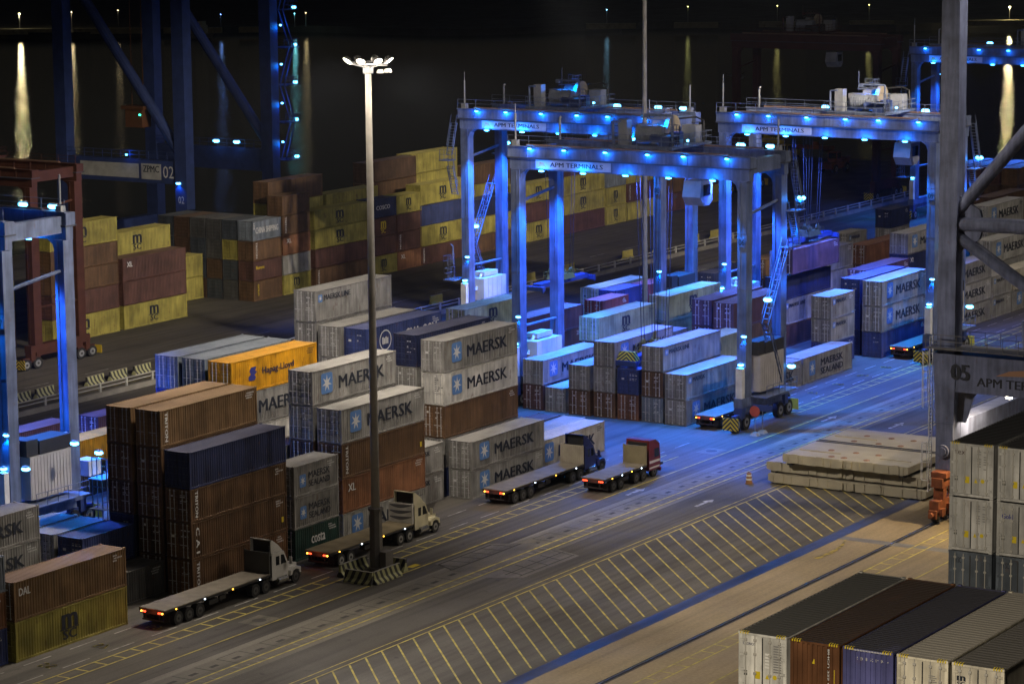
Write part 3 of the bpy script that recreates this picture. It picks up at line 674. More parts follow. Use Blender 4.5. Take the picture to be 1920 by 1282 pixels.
    if far_zig:
        b = MB(); yy = Y+1.0
        for (x0, z0), (x1, z1) in (((-.6, 25.2), (-1.7, 21.6)), ((-1.6, 20.2), (-.6, 16.8))):
            for s in (0, .8): b.bar((x0, yy+s, z0), (x1, yy+s, z1), .1); b.bar((x0, yy+s, z0+1), (x1, yy+s, z1+1), .06)
            for i in range(12): t = i/11; b.box(x0+(x1-x0)*t-.12, x0+(x1-x0)*t+.12, yy, yy+.8, z0+(z1-z0)*t-.02, z0+(z1-z0)*t+.02)
        b.box(-2.8, -1.2, yy-.2, yy+1.2, 20.9, 21.0); b.rail([(-2.7, yy-.1, 21.0), (-2.7, yy+1.1, 21.0)], 1.2, .6, .03); b.rail([(-2.7, yy-.1, 21.0), (-1.2, yy-.1, 21.0)], 1.2, .6, .03)
        b.build('stair', mat, R)
        b = MB(); b.box(-1.9, .6, yy-.2, yy+1.4, 6.6, 6.7)
        for h in (6.7, 8.2): b.rail([(-1.8, yy-.1, h), (-1.8, yy+1.3, h), (.5, yy+1.3, h)], 1.3, .7, .03)
        b.path([(-1.0, yy+.5, 8.5), (-1.0, yy+.5, 10.6), (-1.4, yy+.5, 10.9)], .08); b.build('platform', mat, R)
    if far_zig is not None:
        # inspection mast, corner beacon
        b = MB(); b.tube((.2, Y+.4, 26.9), (.2, Y+.4, 30.2), .1, 6); b.tube((.2, Y+.4, 30.2), (.2, Y+.4, 31.2), .04, 5); b.box(-.1, .5, Y+.1, Y+.7, 26.9, 27.5); b.build('signal_mast', GREY, R); b = MB(); b.tube((Wb-.2, Y-.6, 26.9), (Wb-.2, Y-.6, 29.2), .13, 6); b.tube((Wb-.2, Y-.6, 29.2), (Wb-.5, Y-.9, 29.3), .12, 6)
        b.build('signal_mast', GREY, R)
        b = MB(); b.tube((Wb, .2, 26.9), (Wb, .2, 30.0), .09, 6); b.box(Wb-.3, Wb+.3, -.1, .5, 26.9, 27.4); b.build('signal_mast', GREY, R)
    # trolley with hoist machinery and cab
    T = thing('crane_trolley', 'hoist trolley with drum and cabinets on top of ' + short, 'trolley', (loc[0], loc[1], 0))
    R['trolley'] = T.name
    b = MB(); y0, y1 = ty-3.6, ty+3.6; b.box(-.4, Wb+.4, y0, y1, 27.25, 27.5); b.box(-.5, .5, y0+.3, y0+1.2, 26.92, 27.24); b.box(-.5, .5, y1-1.2, y1-.3, 26.92, 27.24); b.box(Wb-.5, Wb+.5, y0+.3, y0+1.2, 26.92, 27.24); b.box(Wb-.5, Wb+.5, y1-1.2, y1-.3, 26.92, 27.24); b.build('deck', mat, T)
    b = MB(); b.rail([(-.4, y0, 27.5), (-.4, y1, 27.5), (Wb+.4, y1, 27.5), (Wb+.4, y0, 27.5), (-.4, y0, 27.5)], 1.1, 1.2, .03); b.build('handrail', mat, T)
    b = MB(); b.tube((2.0, ty-1.4, 28.6), (2.0, ty+1.5, 28.6), .75, 16)
    for i in range(9): yy = ty-1.2+i*.3; b.tube((2.0, yy, 28.6), (2.0, yy+.1, 28.6), .8, 16)
    b.build('hoist_drum', paint('drum_steel', (.20,.22,.27), .35), T)
    b = MB(); b.tube((4.8, ty-1.0, 28.9), (4.8, ty-.6, 28.9), 1.35, 20); b.tube((4.8, ty-.6, 28.9), (4.8, ty+.7, 28.9), .5, 12); b.build('cable_reel', paint('tan_reel', (.26,.22,.17), .6), T)
    for q in ((.3, 1.3, ty+1.9, ty+2.9, 27.5, 30.0), (3.2, 4.4, ty+.6, ty+2.6, 27.5, 29.3), (5.6, 7.0, ty-3.0, ty-1.4, 27.5, 29.2)): b = MB(); b.box(*q); b.build('cabinet', paint('cabinet_grey', (.21,.22,.25), .5), T)
    b = MB(); b.box(.4, 1.4, ty-2.9, ty-1.7, 27.5, 28.4); b.tube((1., ty-1.6, 28.2), (1., ty-.5, 28.2), .4, 10); b.box(2.9, 3.8, ty-2.6, ty-1.5, 27.5, 28.7); b.tube((6.3, ty, 28.1), (6.3, ty+2.4, 28.1), .45, 10); b.box(5.8, 6.6, ty+2.2, ty+3.1, 27.5, 28.6); b.build('hoist_motor', NAVY if mat == RTGP else DARK, T)
    b = MB(); b.box(2.6, 4.6, ty-.3, ty+.3, 27.5, 28.2); b.tube((5.6, ty+.2, 29.0), (5.6, ty+1.7, 29.0), .62, 14); b.box(5.2, 6.0, ty+.1, ty+1.8, 27.5, 28.5); b.build('gearbox', paint('machine_grey', (.26,.27,.30), .45), T)
    b = MB()
    for i in range(5): b.path([(.2+i*.35, ty-3.3, 27.6), (.2+i*.35, ty-3.3, 28.0+.15*i), (1.4+.2*i, ty-1.0, 28.2+.1*i)], .045, 5)
    b.path([(6.8, ty-3.3, 27.5), (6.8, ty-3.3, 29.6), (7.3, ty-2.2, 29.9), (7.3, ty+.5, 29.6)], .09, 6); b.build('conduit', DARK, T)
    for zz in (28.6, 29.7):
        b = MB(); b.box(-.35, 1.6, ty-3.5, ty-1.6, zz-.08, zz-.02) if zz < 29 else b.box(5.4, 7.6, ty+.6, ty+2.6, zz-.08, zz-.02)
        P = [(-.3, ty-3.4, zz), (1.5, ty-3.4, zz), (1.5, ty-1.7, zz)] if zz < 29 else [(5.5, ty+.7, zz), (7.5, ty+.7, zz), (7.5, ty+2.5, zz)]
        b.rail(P, 1.0, .7, .028); b.build('service_platform', mat, T)
    b = MB(); b.path([(.4, ty-3.2, 27.5), (.4, ty-3.2, 30.6), (.4, ty-.4, 30.6)], .11, 6); b.box(.25, .55, ty-.6, ty-.1, 30.3, 30.7); b.tube((7.2, ty+3.2, 27.5), (7.2, ty+3.2, 31.5), .05, 5); b.tube((.0, ty+3.3, 27.5), (.0, ty+3.3, 29.8), .12, 6); b.tube((.0, ty+3.3, 29.8), (-.3, ty+2.3, 29.9), .1, 6); b.build('service_hoist_arm', mat, T)
    b = MB(); cy = ty-5.2; b.prism([(1.0, 24.2), (3.2, 24.2), (3.2, 22.2), (2.6, 21.7), (1.4, 21.7), (.6, 22.6)], cy-1.0, cy+1.0); cb = b.build('operator_cab', paint('cab_white', (.24,.25,.28), .4), T)
    b = MB(); b.poly([(.79-.03, cy-.8, 23.0),(.79-.03, cy+.8, 23.0),(.96, cy+.8, 23.9),(.96, cy-.8, 23.9)]); b.box(1.3, 2.8, cy-1.02, cy-1.004, 22.7, 23.8); b.build('window', flat('cab_glass', (.01,.012,.015), .1), cb)
    b = MB()
    for xx in (1.2, 3.0):
        for yy in (cy-.8, cy+.8): b.tube((xx, yy, 24.2), (xx, yy, 25.9), .07, 5)
    b.build('hanger', mat, cb)
    # lamps
    if lit:
        for x, ups, lows in ((0, 6, 5), (Wb, 0, 3)):
            for i in range(ups):
                yy = 1.6+i*(Y-3.2)/(ups-1)+.3*math.sin(i*2.1)
                lens(R, x-.78, yy, 26.72, BLUELAMP, .10, .26, .06); lamp_point(R, (x-.95, yy, 26.62), 210*lit, r=.06)
            for i in range(lows):
                yy = 3.2+i*(Y-6.4)/(lows-1)
                lens(R, x-.70, yy, 24.52, BLUELAMP, .12, .34, .07); lamp_point(R, (x-1.0, yy, 24.62), 380*lit, r=.08)
        for yy in (5.2, 13., 20.8): lamp_spot(R, (Wb/2, yy, 24.3), (Wb/2, yy, 0), 31000*lit, (.06,.15,1.), ang=120, r=.5, blend=.35)
        for x in (0, Wb):
            for yy, s in ((2.9, 1), (Y-2.9, -1)): lamp_spot(R, (x-1.5, yy, 24.3), (x-.2, yy-s*2.2, 9), 30000*lit, (0,.26,1.), ang=60, r=.3, blend=.6)
        for yy in (6., 17.): lamp_spot(R, (-1.2, yy, 24.2), (-13, yy-3, 0), 27000*lit, ang=85, r=.3, blend=.8)
        for yy in (Y-9., Y-16., 4.5, 1.2): lens(R, Wb+.2, yy, 27.25, BLUELAMP, .25, .5, .2)
        for q in ((.8, ty+2.4, 27.9), (6.9, ty+1.6, 28.0), (4.2, ty-2.9, 27.8)): lens(T, *q, BLUELAMP, .15, .15, .12)
        lamp_point(T, (3.4, ty-.6, 29.6), 600*lit, r=.2)
        # lower lamps beside the wheels and on the legs
        for y, s in ((0, -1), (Y, -1)):
            lens(R, -.95, y-.1, 6.6, BLUELAMP, .3, .3, .12); lamp_spot(R, (-.95, y-.1, 6.45), (-.95, y-.1, 0), 3600*lit, ang=125, r=.15)
            lens(R, -.78, y-.35, 9.4, BLUELAMP, .15, .3, .1); lamp_spot(R, (-.85, y-.35, 9.2), (-.6, y-.3, 4), 450*lit, ang=90, r=.1)
            b = MB(); b.box(-1.25, -.65, y-.4, y+.3, 3.3, 6.3); b.build('lamp_post', WHITEP, R)
        yy = -1.0 if 'near' in stair else Y+.9
        for q in ((9.9, yy-.2, 22.0), (3.0, yy, 12.6), (8.1, yy-.1, 5.2)): lens(R, *q, BLUELAMP, .3, .45, .2)
        for q in ((9.7, yy-.1, 21.8), (8.3, yy-.4, 18.7), (7.9, yy-.6, 13.5)): lamp_point(R, q, 260*lit, r=.12)
    return R

def spreader(loc, top, label, mat=YEL, beam=NAVY, L=12.1, head=True):
    """spreader beam with head block hanging on ropes; loc = centre of the beam's underside"""
    R = thing('crane_spreader', label, 'spreader', loc)
    b = MB(); b.box(-L/2+.6, L/2-.6, -.55, .55, .35, .85); b.box(-L/2, -L/2+.6, -1.2, 1.2, .1, .6); b.box(L/2-.6, L/2, -1.2, 1.2, .1, .6)
    for x in (-L/2+.05, L/2-.2):
        for y in (-1.18, 1.03): b.box(x, x+.15, y, y+.15, -.12, .1)
    b.build('beam', beam, R)
    b = MB(); b.taper((-1.6, 1.6, -1.1, 1.1, .87), (-1.2, 1.2, -.9, .9, 1.5))
    for x in (-1.1, 1.1):
        for y in (-.75, .75): b.tube((x, y-.12, 1.75), (x, y+.12, 1.75), .38, 12); b.box(x-.1, x+.1, y-.18, y+.18, 1.48, 1.9)
    b.tube((-.5, 0, 1.5), (.5, 0, 1.5), .5, 12); b.path([(-.2, 0, 1.9), (-.2, 0, 2.8), (.2, 0, 2.8), (.2, 0, 1.9)], .06, 6); b.build('head_block', mat, R)
    b = MB()
    for x in (-1.4, -.8, .8, 1.4):
        for y in (-.75, .75): b.tube((x, y, 1.8), (x*1.3, y*1.6, top-loc[2]), .035, 4)
    b.build('hoist_rope', DARK, R)
    b = MB()
    for s in (-1, 1): b.rail([(-2.4, s*.9, .86), (2.4, s*.9, .86)], .9, .8, .03)
    b.build('handrail', mat, R)
    return R

# ------------------------------------------------------------------ lorries
def truck(loc, label, cabmat, trailer=12.6, head='plain', fairing=True, lights='red', day=True, rims=None, cab='bonnet', axles=3, deckmat=None, headmat=None):
    """origin at the rear of the flatbed, +x forward, y = 0 centre line"""
    R = thing('flatbed_truck', label, 'truck', loc); rims = rims or paint('dull_rim', (.07,.07,.07), .5); w = 1.22; DK = 1.42
    deck = deckmat or paint('worn_deck', (.20,.175,.14), .75, wear=.25, scale=1.5)
    b = MB(); b.box(0, trailer, -w, w, DK-.07, DK); b.build('deck', deck, R)
    b = MB(); b.box(.02, trailer-.02, -w+.02, -w+.08, DK-.24, DK-.073); b.box(.02, trailer-.02, w-.08, w-.02, DK-.24, DK-.073)
    for y in (-.5, .42): b.box(.1, trailer, y, y+.09, DK-.5, DK-.073)
    for i in range(14): x = .3+i*(trailer-.6)/13; b.box(x, x+.08, -w+.1, w-.1, DK-.22, DK-.075)
    b.box(.04, .12, -w+.1, w-.1, DK-.42, DK-.1); b.box(.05, .12, -.95, .95, .5, .62); b.box(.06, .12, -.7, -.6, .6, DK-.4); b.box(.06, .12, .6, .7, .6, DK-.4)
    b.box(trailer*.56, trailer*.56+.12, -.75, -.62, .45, DK-.5); b.box(trailer*.52, trailer*.58, -w+.15, -w+.3, .7, 1.05); b.build('chassis', DARK, R)
    for y in (-.95, .95): b = MB(); b.box(.5, .53, y-.28, y+.28, .35, 1.0); b.build('mudflap', BLK, R)
    for y in (-1.1, .6): b = MB(); b.box(trailer*.42, trailer*.42+1.1, y, y+.5, .62, .95); b.build('tool_box', DARK, R)
    for i in range(axles):
        for y, s in ((-.95, -1), (.95, 1)): wheel(R, 1.6+i*1.28, y, .52, .52, .55, rims, s, 'trailer_wheel')
    hx = trailer
    hm = headmat or paint('headboard_steel', (.34,.31,.27), .55)
    b = MB(); b.box(hx-.1, hx, -w+.02, w-.02, DK+.003, DK+1.65)
    if head == 'ribs':
        for i in range(12): y = -w+.1+i*.2; b.box(hx-.14, hx-.103, y, y+.06, DK+.05, DK+1.6)
    b.box(hx-.12, hx+.02, -w+.015, -w+.13, DK+.003, DK+1.7); b.box(hx-.12, hx+.02, w-.13, w-.015, DK+.003, DK+1.7)
    hb = b.build('headboard', hm, R)
    if head == 'waves':
        for k in range(3):
            b = MB(); z0 = DK+.25+k*.5; P = []; Q = []
            for i in range(13):
                t = i/12; y = (w-.14)*(1-2*t); a = math.sin(t*PI); P.append((hx-.106, y, z0+.16-.26*a*(1-.3*t)+.10*t)); Q.append((hx-.106, y, z0+.24-.02*a+.10*t))
            for i in range(12): b.poly([P[i], P[i+1], Q[i+1], Q[i]])
            b.build('wave_print', flat('grey_wave', (.12,.12,.13), .5), hb)
    # tractor
    tx = hx-1.9
    for i, x in enumerate((tx, tx+1.32)):
        for y, s in ((-.95, -1), (.95, 1)): wheel(R, x, y, .52, .52, .55, rims, s, 'drive_wheel')
    b = MB(); b.box(tx-.9, tx+6.3, -.45, -.3, .6, .85); b.box(tx-.9, tx+6.3, .3, .45, .6, .85); b.box(tx-.3, tx+1.2, -.5, .5, .86, DK-.52); b.build('tractor_frame', DARK, R)
    cx = hx+.45
    glass = flat('cab_glass', (.01,.012,.015), .1)
    if cab == 'bonnet':
        b = MB(); b.prism([(cx, .75), (cx+2.0, .75), (cx+2.0, 1.9), (cx+1.55, 2.82), (cx+.1, 2.86), (cx, 2.74)], -1.05, 1.05); cb = b.build('cab', cabmat, R)
        b = MB(); b.prism([(cx+2.0, .85), (cx+3.55, .85), (cx+3.6, 1.45), (cx+2.0, 1.78)], -.72, .72); hd = b.build('bonnet', cabmat, R)
        b = MB(); b.box(cx+3.6, cx+3.66, -.5, .5, .75, 1.4); b.box(cx+3.55, cx+3.72, -1.1, 1.1, .45, .72); b.build('grille', paint('chrome', (.5,.5,.5), .25, .9), R)
        for s in (-1, 1):
            b = MB(); P = [(cx+2.2, .72), (cx+2.25, 1.1), (cx+2.5, 1.32), (cx+3.1, 1.34), (cx+3.5, 1.15), (cx+3.6, .72), (cx+3.42, .74), (cx+3.32, 1.0), (cx+2.95, 1.12), (cx+2.6, 1.04), (cx+2.42, .74)]
            b.prism(P, s*.72 if s > 0 else -1.16, 1.16 if s > 0 else -.72); b.build('mudguard', cabmat, R)
            b = MB(); b.box(cx+3.60, cx+3.66, s*.95-.14, s*.95+.14, .95, 1.15); b.build('headlight', flat('headlight_glass', (.6,.6,.6), .1), R)
            wheel(R, cx+2.95, s*.98, .52, .52, .3, rims, s, 'front_wheel')
            b = MB(); y = s*1.056; b.poly([(cx+1.15, y, 1.85),(cx+1.85, y, 1.85),(cx+1.52, y, 2.55),(cx+1.15, y, 2.6)]); b.poly([(cx+.5, y, 1.85),(cx+.95, y, 1.85),(cx+.95, y, 2.55),(cx+.5, y, 2.55)]); b.build('side_window', glass, cb)
            b = MB(); b.tube((cx+1.2, s*1.15, .78), (cx+2.1, s*1.15, .78), .22, 10) if False else b.tube((cx+.6, s*1.0, .62), (cx+1.8, s*1.0, .62), .28, 12); b.box(cx+1.85, cx+2.2, s*1.0-.2, s*1.0+.2, .35, .45); b.build('fuel_tank', paint('chrome', (.5,.5,.5), .25, .9), R)
            b = MB(); b.bar((cx+1.9, s*1.08, 1.95), (cx+1.95, s*1.4, 2.0), .04); b.box(cx+1.9, cx+1.98, s*1.4-.12, s*1.4+.12, 1.75, 2.3); b.build('mirror', cabmat, R)
        b = MB(); b.poly([(cx+2.012, -.95, 1.92),(cx+2.012, .95, 1.92),(cx+1.565, .9, 2.76),(cx+1.565, -.9, 2.76)]); b.build('windscreen', glass, cb)
        b = MB(); b.box(cx-.06, cx-.004, -1.0, 1.0, 1.0, 2.7); b.box(cx+.25, cx+.3, -.92, .92, 2.87, 3.86) if fairing else None; b.build('cab_back', flat('black_panel', (.02,.02,.02), .5), cb)
        b = MB(); b.tube((cx-.16, -.7, 1.2), (cx-.5, -.3, 1.3), .03, 5); b.path([(cx-.08, .3, 1.9), (cx-.35, .2, 1.6), (hx+.02, .1, 1.8)], .025, 5); b.path([(cx-.08, -.2, 1.9), (cx-.35, -.1, 1.5), (hx+.02, 0, 1.7)], .025, 5); b.build('air_hose', DARK, cb)
        b = MB(); b.tube((cx-.12, -.9, .9), (cx-.12, -.9, 3.5), .07, 8); b.build('exhaust_stack', DARK, R)
        if fairing:
            b = MB(); Q = [(cx-.05, 2.87), (cx+1.45, 2.87), (cx+.9, 3.4), (cx+.1, 3.95), (cx-.05, 3.95)]
            n = len(Q); 
            for s in (-1, 1): b.prism(Q, s*1.0 if s < 0 else .93, -.93 if s < 0 else 1.0)
            b.poly([(cx+1.45,-.93,2.87),(cx+1.45,.93,2.87),(cx+.9,.93,3.4),(cx+.9,-.93,3.4)]); b.poly([(cx+.9,-.93,3.4),(cx+.9,.93,3.4),(cx+.1,.93,3.95),(cx+.1,-.93,3.95)])
            b.box(cx-.05, cx+.1, -1.0, 1.0, 3.88, 3.95); b.build('roof_fairing', cabmat, R)
    else:
        b = MB(); b.prism([(cx, .7), (cx+2.05, .7), (cx+2.15, 1.6), (cx+1.95, 3.0), (cx+1.2, 3.45), (cx, 3.5)], -1.18, 1.18); cb = b.build('cab', cabmat, R)
        b = MB(); b.poly([(cx+2.165, -1.0, 1.75),(cx+2.165, 1.0, 1.75),(cx+1.985, 1.0, 2.9),(cx+1.985, -1.0, 2.9)]); b.build('windscreen', glass, cb)
        for s in (-1, 1):
            b = MB(); y = s*1.186; b.poly([(cx+1.0, y, 1.8),(cx+1.95, y, 1.8),(cx+1.85, y, 2.6),(cx+1.0, y, 2.6)]); b.build('side_window', glass, cb)
            b = MB(); y = s*1.19; b.poly([(cx+.1, y, 1.35),(cx+2.05, y, 1.35),(cx+2.1, y, 1.55),(cx+.1, y, 1.6)]); b.poly([(cx+.1, y, .85),(cx+1.9, y, .85),(cx+1.95, y, 1.0),(cx+.1, y, 1.0)]); b.build('stripe', flat('white_stripe', (.6,.6,.6), .5), cb)
            wheel(R, cx+1.1, s*.98, .52, .52, .3, rims, s, 'front_wheel')
            b = MB(); b.box(cx+2.14, cx+2.2, s*.85-.15, s*.85+.15, .85, 1.05); b.build('headlight', flat('headlight_glass', (.6,.6,.6), .1), R)
        b = MB(); b.box(cx+2.06, cx+2.25, -1.2, 1.2, .4, .75); b.build('bumper', cabmat, R)
        b = MB(); b.box(cx-.08, cx-.003, -1.0, 1.0, 1.6, 3.3); b.build('cab_back', flat('black_panel', (.02,.02,.02), .5), cb)
    # rear and side lamps
    for s in (-1, 1):
        for i in range(3 if lights == 'red' else 2):
            b = MB(); y = s*(.98-.17*i); b.tube((-.02, y, DK-.26), (.035, y, DK-.26), .065, 8); b.build('tail_lamp', AMBER if (i == 0 and day) else REDLAMP, R)
    lamp_point(R, (-.35, 0, DK-.3), 6, (1,.15,.05), .3)
    for i in range(4):
        x = 1.3+i*(trailer-2)/3.2
        b = MB(); b.box(x, x+.1, -w-.03, -w+.018, DK-.2, DK-.12); b.build('side_lamp', AMBER if i % 2 == 0 else COOL, R)
    return R
# ------------------------------------------------------------------ masts, cranes on rails, ship, small things
def mast(loc, h, label, lit, r0=.55, r1=.24, heads=8, sleeve=True):
    R = thing('light_mast', label, 'light mast', loc)
    b = MB(); b.tube((0,0,0 if not sleeve else 5.0), (0,0,h), r0*.62, 16, r1); p = b.build('pole', paint('mast_steel', (.46,.44,.41), .55), R, True)
    if sleeve:
        b = MB(); b.tube((0,0,0), (0,0,5.0), r0, 8, r0*.9); b.tube((0,0,4.9), (0,0,5.1), r0*1.15, 8); b.tube((0,0,0), (0,0,.3), r0*1.2, 8); b.build('base_sleeve', paint('dark_sleeve', (.13,.12,.11), .6), R)
        b = MB(); b.box(-.5, .5, -1.25, -.66, .3, 1.7); b.build('control_box', paint('dark_sleeve', (.13,.12,.11), .6), R)
    b = MB()
    for i in range(24): a, c = 2*PI*i/24, 2*PI*(i+1)/24; b.tube((1.5*math.cos(a), 1.5*math.sin(a), h+.5), (1.5*math.cos(c), 1.5*math.sin(c), h+.5), .06, 5)
    for i in range(6): a = 2*PI*i/6; b.bar((.2*math.cos(a), .2*math.sin(a), h+.1), (1.5*math.cos(a), 1.5*math.sin(a), h+.5), .07)
    b.tube((0,0,h-.3), (0,0,h+.25), r1*1.7, 12); b.build('head_ring', GREY, R)
    for i in range(heads):
        a = 2*PI*(i+.37)/heads; d = Vector((math.cos(a), math.sin(a), 0)); c = d*1.75+Vector((0,0,h+.72)); n = (d*.62-Vector((0,0,.78))).normalized()
        b = MB(); b.tube(c-n*.22, c, .2, 14, .34); b.build('flood_head', paint('dark_head', (.06,.06,.06), .5), R)
        b = MB(); b.tube(c+n*.004, c+n*.05, .31, 14, .26); b.build('flood_lens', WARMLAMP if lit else flat('dead_lens', (.3,.3,.3), .2), R)
    for s in (-1, 1):
        c = Vector((rh.x*.95*1, rh.y*.95*1, h-.15)) if s > 0 else Vector((rh.x*1.5, rh.y*1.5, h-.1))
        b = MB(); b.tube(c-Vector((0,0,.12)), c+Vector((0,0,.12)), .34, 12, .22); b.build('spare_head', paint('white_head', (.6,.6,.58), .4), R)
    b = MB(); b.bar((rh.x*.2, rh.y*.2, h+.3), (rh.x*1.5, rh.y*1.5, h+.3), .1); b.build('bracket', GREY, R)
    return R
MAST = mast((182.1,127.2,0), 39.6, 'tall grey floodlight mast with lit lamp ring rising from a striped barrier', True)
for i in range(4):
    a = PI/4+i*PI/2; lamp_point(MAST, (2.3*math.cos(a), 2.3*math.sin(a), 39.9), 700, (1.,.86,.68), .35)
for i in range(6):
    a = i*PI/3+.2; c, q = math.cos(a), math.sin(a); lamp_spot(MAST, (2.4*c, 2.4*q, 39.9), (2.4*c+50*c, 2.4*q+50*q, 39.9-36), 38000, (1.,.88,.74), 105, .35, .9, 'mast_flood')
mast((276.8,156.2,0), 47.0, 'tall slim unlit mast rising between the blue gantry cranes', False, r0=.5, r1=.22, sleeve=False)
mast((500.0,262.0,0), 14.0, 'small distant mast with dark lamp cluster between two blue gantry tops', False, r0=.4, r1=.2, heads=4, sleeve=False)

# striped concrete barriers
def barrier(loc, rz, label, L=3.4, group='striped concrete barriers', plain=False, h=1.0):
    R = thing('concrete_barrier', label, 'barrier', loc, rz, group)
    b = MB(); b.prism([(-.32,0),(.32,0),(.30,.16),(.12,.42),(.10,h),(-.10,h),(-.12,.42),(-.30,.16)], -L/2, L/2, 'x'); b.build('block', BARP if plain else BARS, R)
    b = MB(); b.box(-L/2+.3, -L/2+.7, -.33, .33, .003, .1); b.box(L/2-.7, L/2-.3, -.33, .33, .003, .1); b.box(-L/2, L/2, -.105, .105, h+.002, h+.03); b.build('cap', paint('cap_steel', (.25,.24,.2), .6), R)
    return R
BARP = paint('yellow_barrier_concrete', (.36,.31,.07), .7)
BARS = bpy.data.materials.new('striped_barrier'); BARS.use_nodes = True
_nt = BARS.node_tree; _b = _nt.nodes['Principled BSDF']; _tc = _nt.nodes.new('ShaderNodeTexCoord'); _sp = _nt.nodes.new('ShaderNodeSeparateXYZ'); _nt.links.new(_tc.outputs['Object'], _sp.inputs[0])
_q = _nt.nodes.new('ShaderNodeMath'); _q.operation = 'MULTIPLY_ADD'; _q.inputs[1].default_value = .45; _nt.links.new(_sp.outputs['Z'], _q.inputs[0]); _nt.links.new(_sp.outputs['X'], _q.inputs[2])
_f = _nt.nodes.new('ShaderNodeMath'); _f.operation = 'MULTIPLY'; _f.inputs[1].default_value = 1.55; _nt.links.new(_q.outputs[0], _f.inputs[0])
_f2 = _nt.nodes.new('ShaderNodeMath'); _f2.operation = 'FRACT'; _nt.links.new(_f.outputs[0], _f2.inputs[0]); _f3 = _nt.nodes.new('ShaderNodeMath'); _f3.operation = 'GREATER_THAN'; _f3.inputs[1].default_value = .5; _nt.links.new(_f2.outputs[0], _f3.inputs[0])
_mx = _nt.nodes.new('ShaderNodeMix'); _mx.data_type = 'RGBA'; _nt.links.new(_f3.outputs[0], _mx.inputs[0]); _mx.inputs[6].default_value = (.03,.03,.028,1); _mx.inputs[7].default_value = (.33,.33,.17,1); _nt.links.new(_mx.outputs[2], _b.inputs['Base Color']); _b.inputs['Roughness'].default_value = .75
barrier((178.0,126.0,0), PI/2, 'striped barrier on the left of the lit mast base', 2.6)
barrier((179.9,124.75,0), 0, 'striped barrier in front of the lit mast base', 3.6)
barrier((183.0,126.6,0), PI/2, 'striped barrier on the far right of the lit mast base', 3.2)
barrier((180.6,128.4,0), 0, 'striped barrier behind the lit mast base beside the truck lane', 3.6)
for x, w in ((223.9,'first from the left gantry leg'),(227.6,'second from the left gantry leg'),(235.8,'third from the left gantry leg'),(239.7,'fourth from the left gantry leg'),(243.8,'fifth from the left gantry leg'),(258.0,'sixth, left of the tall six-high stack'),(262.5,'seventh, touching the tall six-high stack')):
    barrier((x,201.5,0), .05, f'striped barrier along the rear yard road, {w}', 3.0, 'rear road barriers')
for x, w in ((302.0,'bathed in blue light at the gantry foot'),(324.7,'beside the yellow spreader'),(335.1,'behind the tall blue gantry leg'),(351.2,'in the middle of the open rear road'),(360.2,'right of the slim unlit mast'),(371.0,'beyond the wide blue gantry leg'),(377.5,'farthest along the rear road')):
    barrier((x,201.0,0), .0, f'plain yellow barrier block {w}', 2.6, 'plain yellow barrier blocks', True, 1.2)

# guard rail along the rear road
R = thing('guard_rail', 'long low concrete wall with white posts and rails along the rear road', 'guard rail', (315,196,0))
wm = paint('low_wall_concrete', (.20,.19,.17), .8); pm = paint('pale_post', (.36,.36,.34), .6)
b = MB(); b.box(-125, 125, -.25, .25, 0, .55); b.build('wall', wm, R)
for i in range(58):
    b = MB(); x = -124+i*4.35; b.box(x-.11, x+.11, -.11, .11, .552, 1.5); b.build('post', pm, R)
b = MB()
for z in (1.0, 1.4): b.box(-125, 125, -.17, -.115, z, z+.09)
b.build('rail', pm, R)

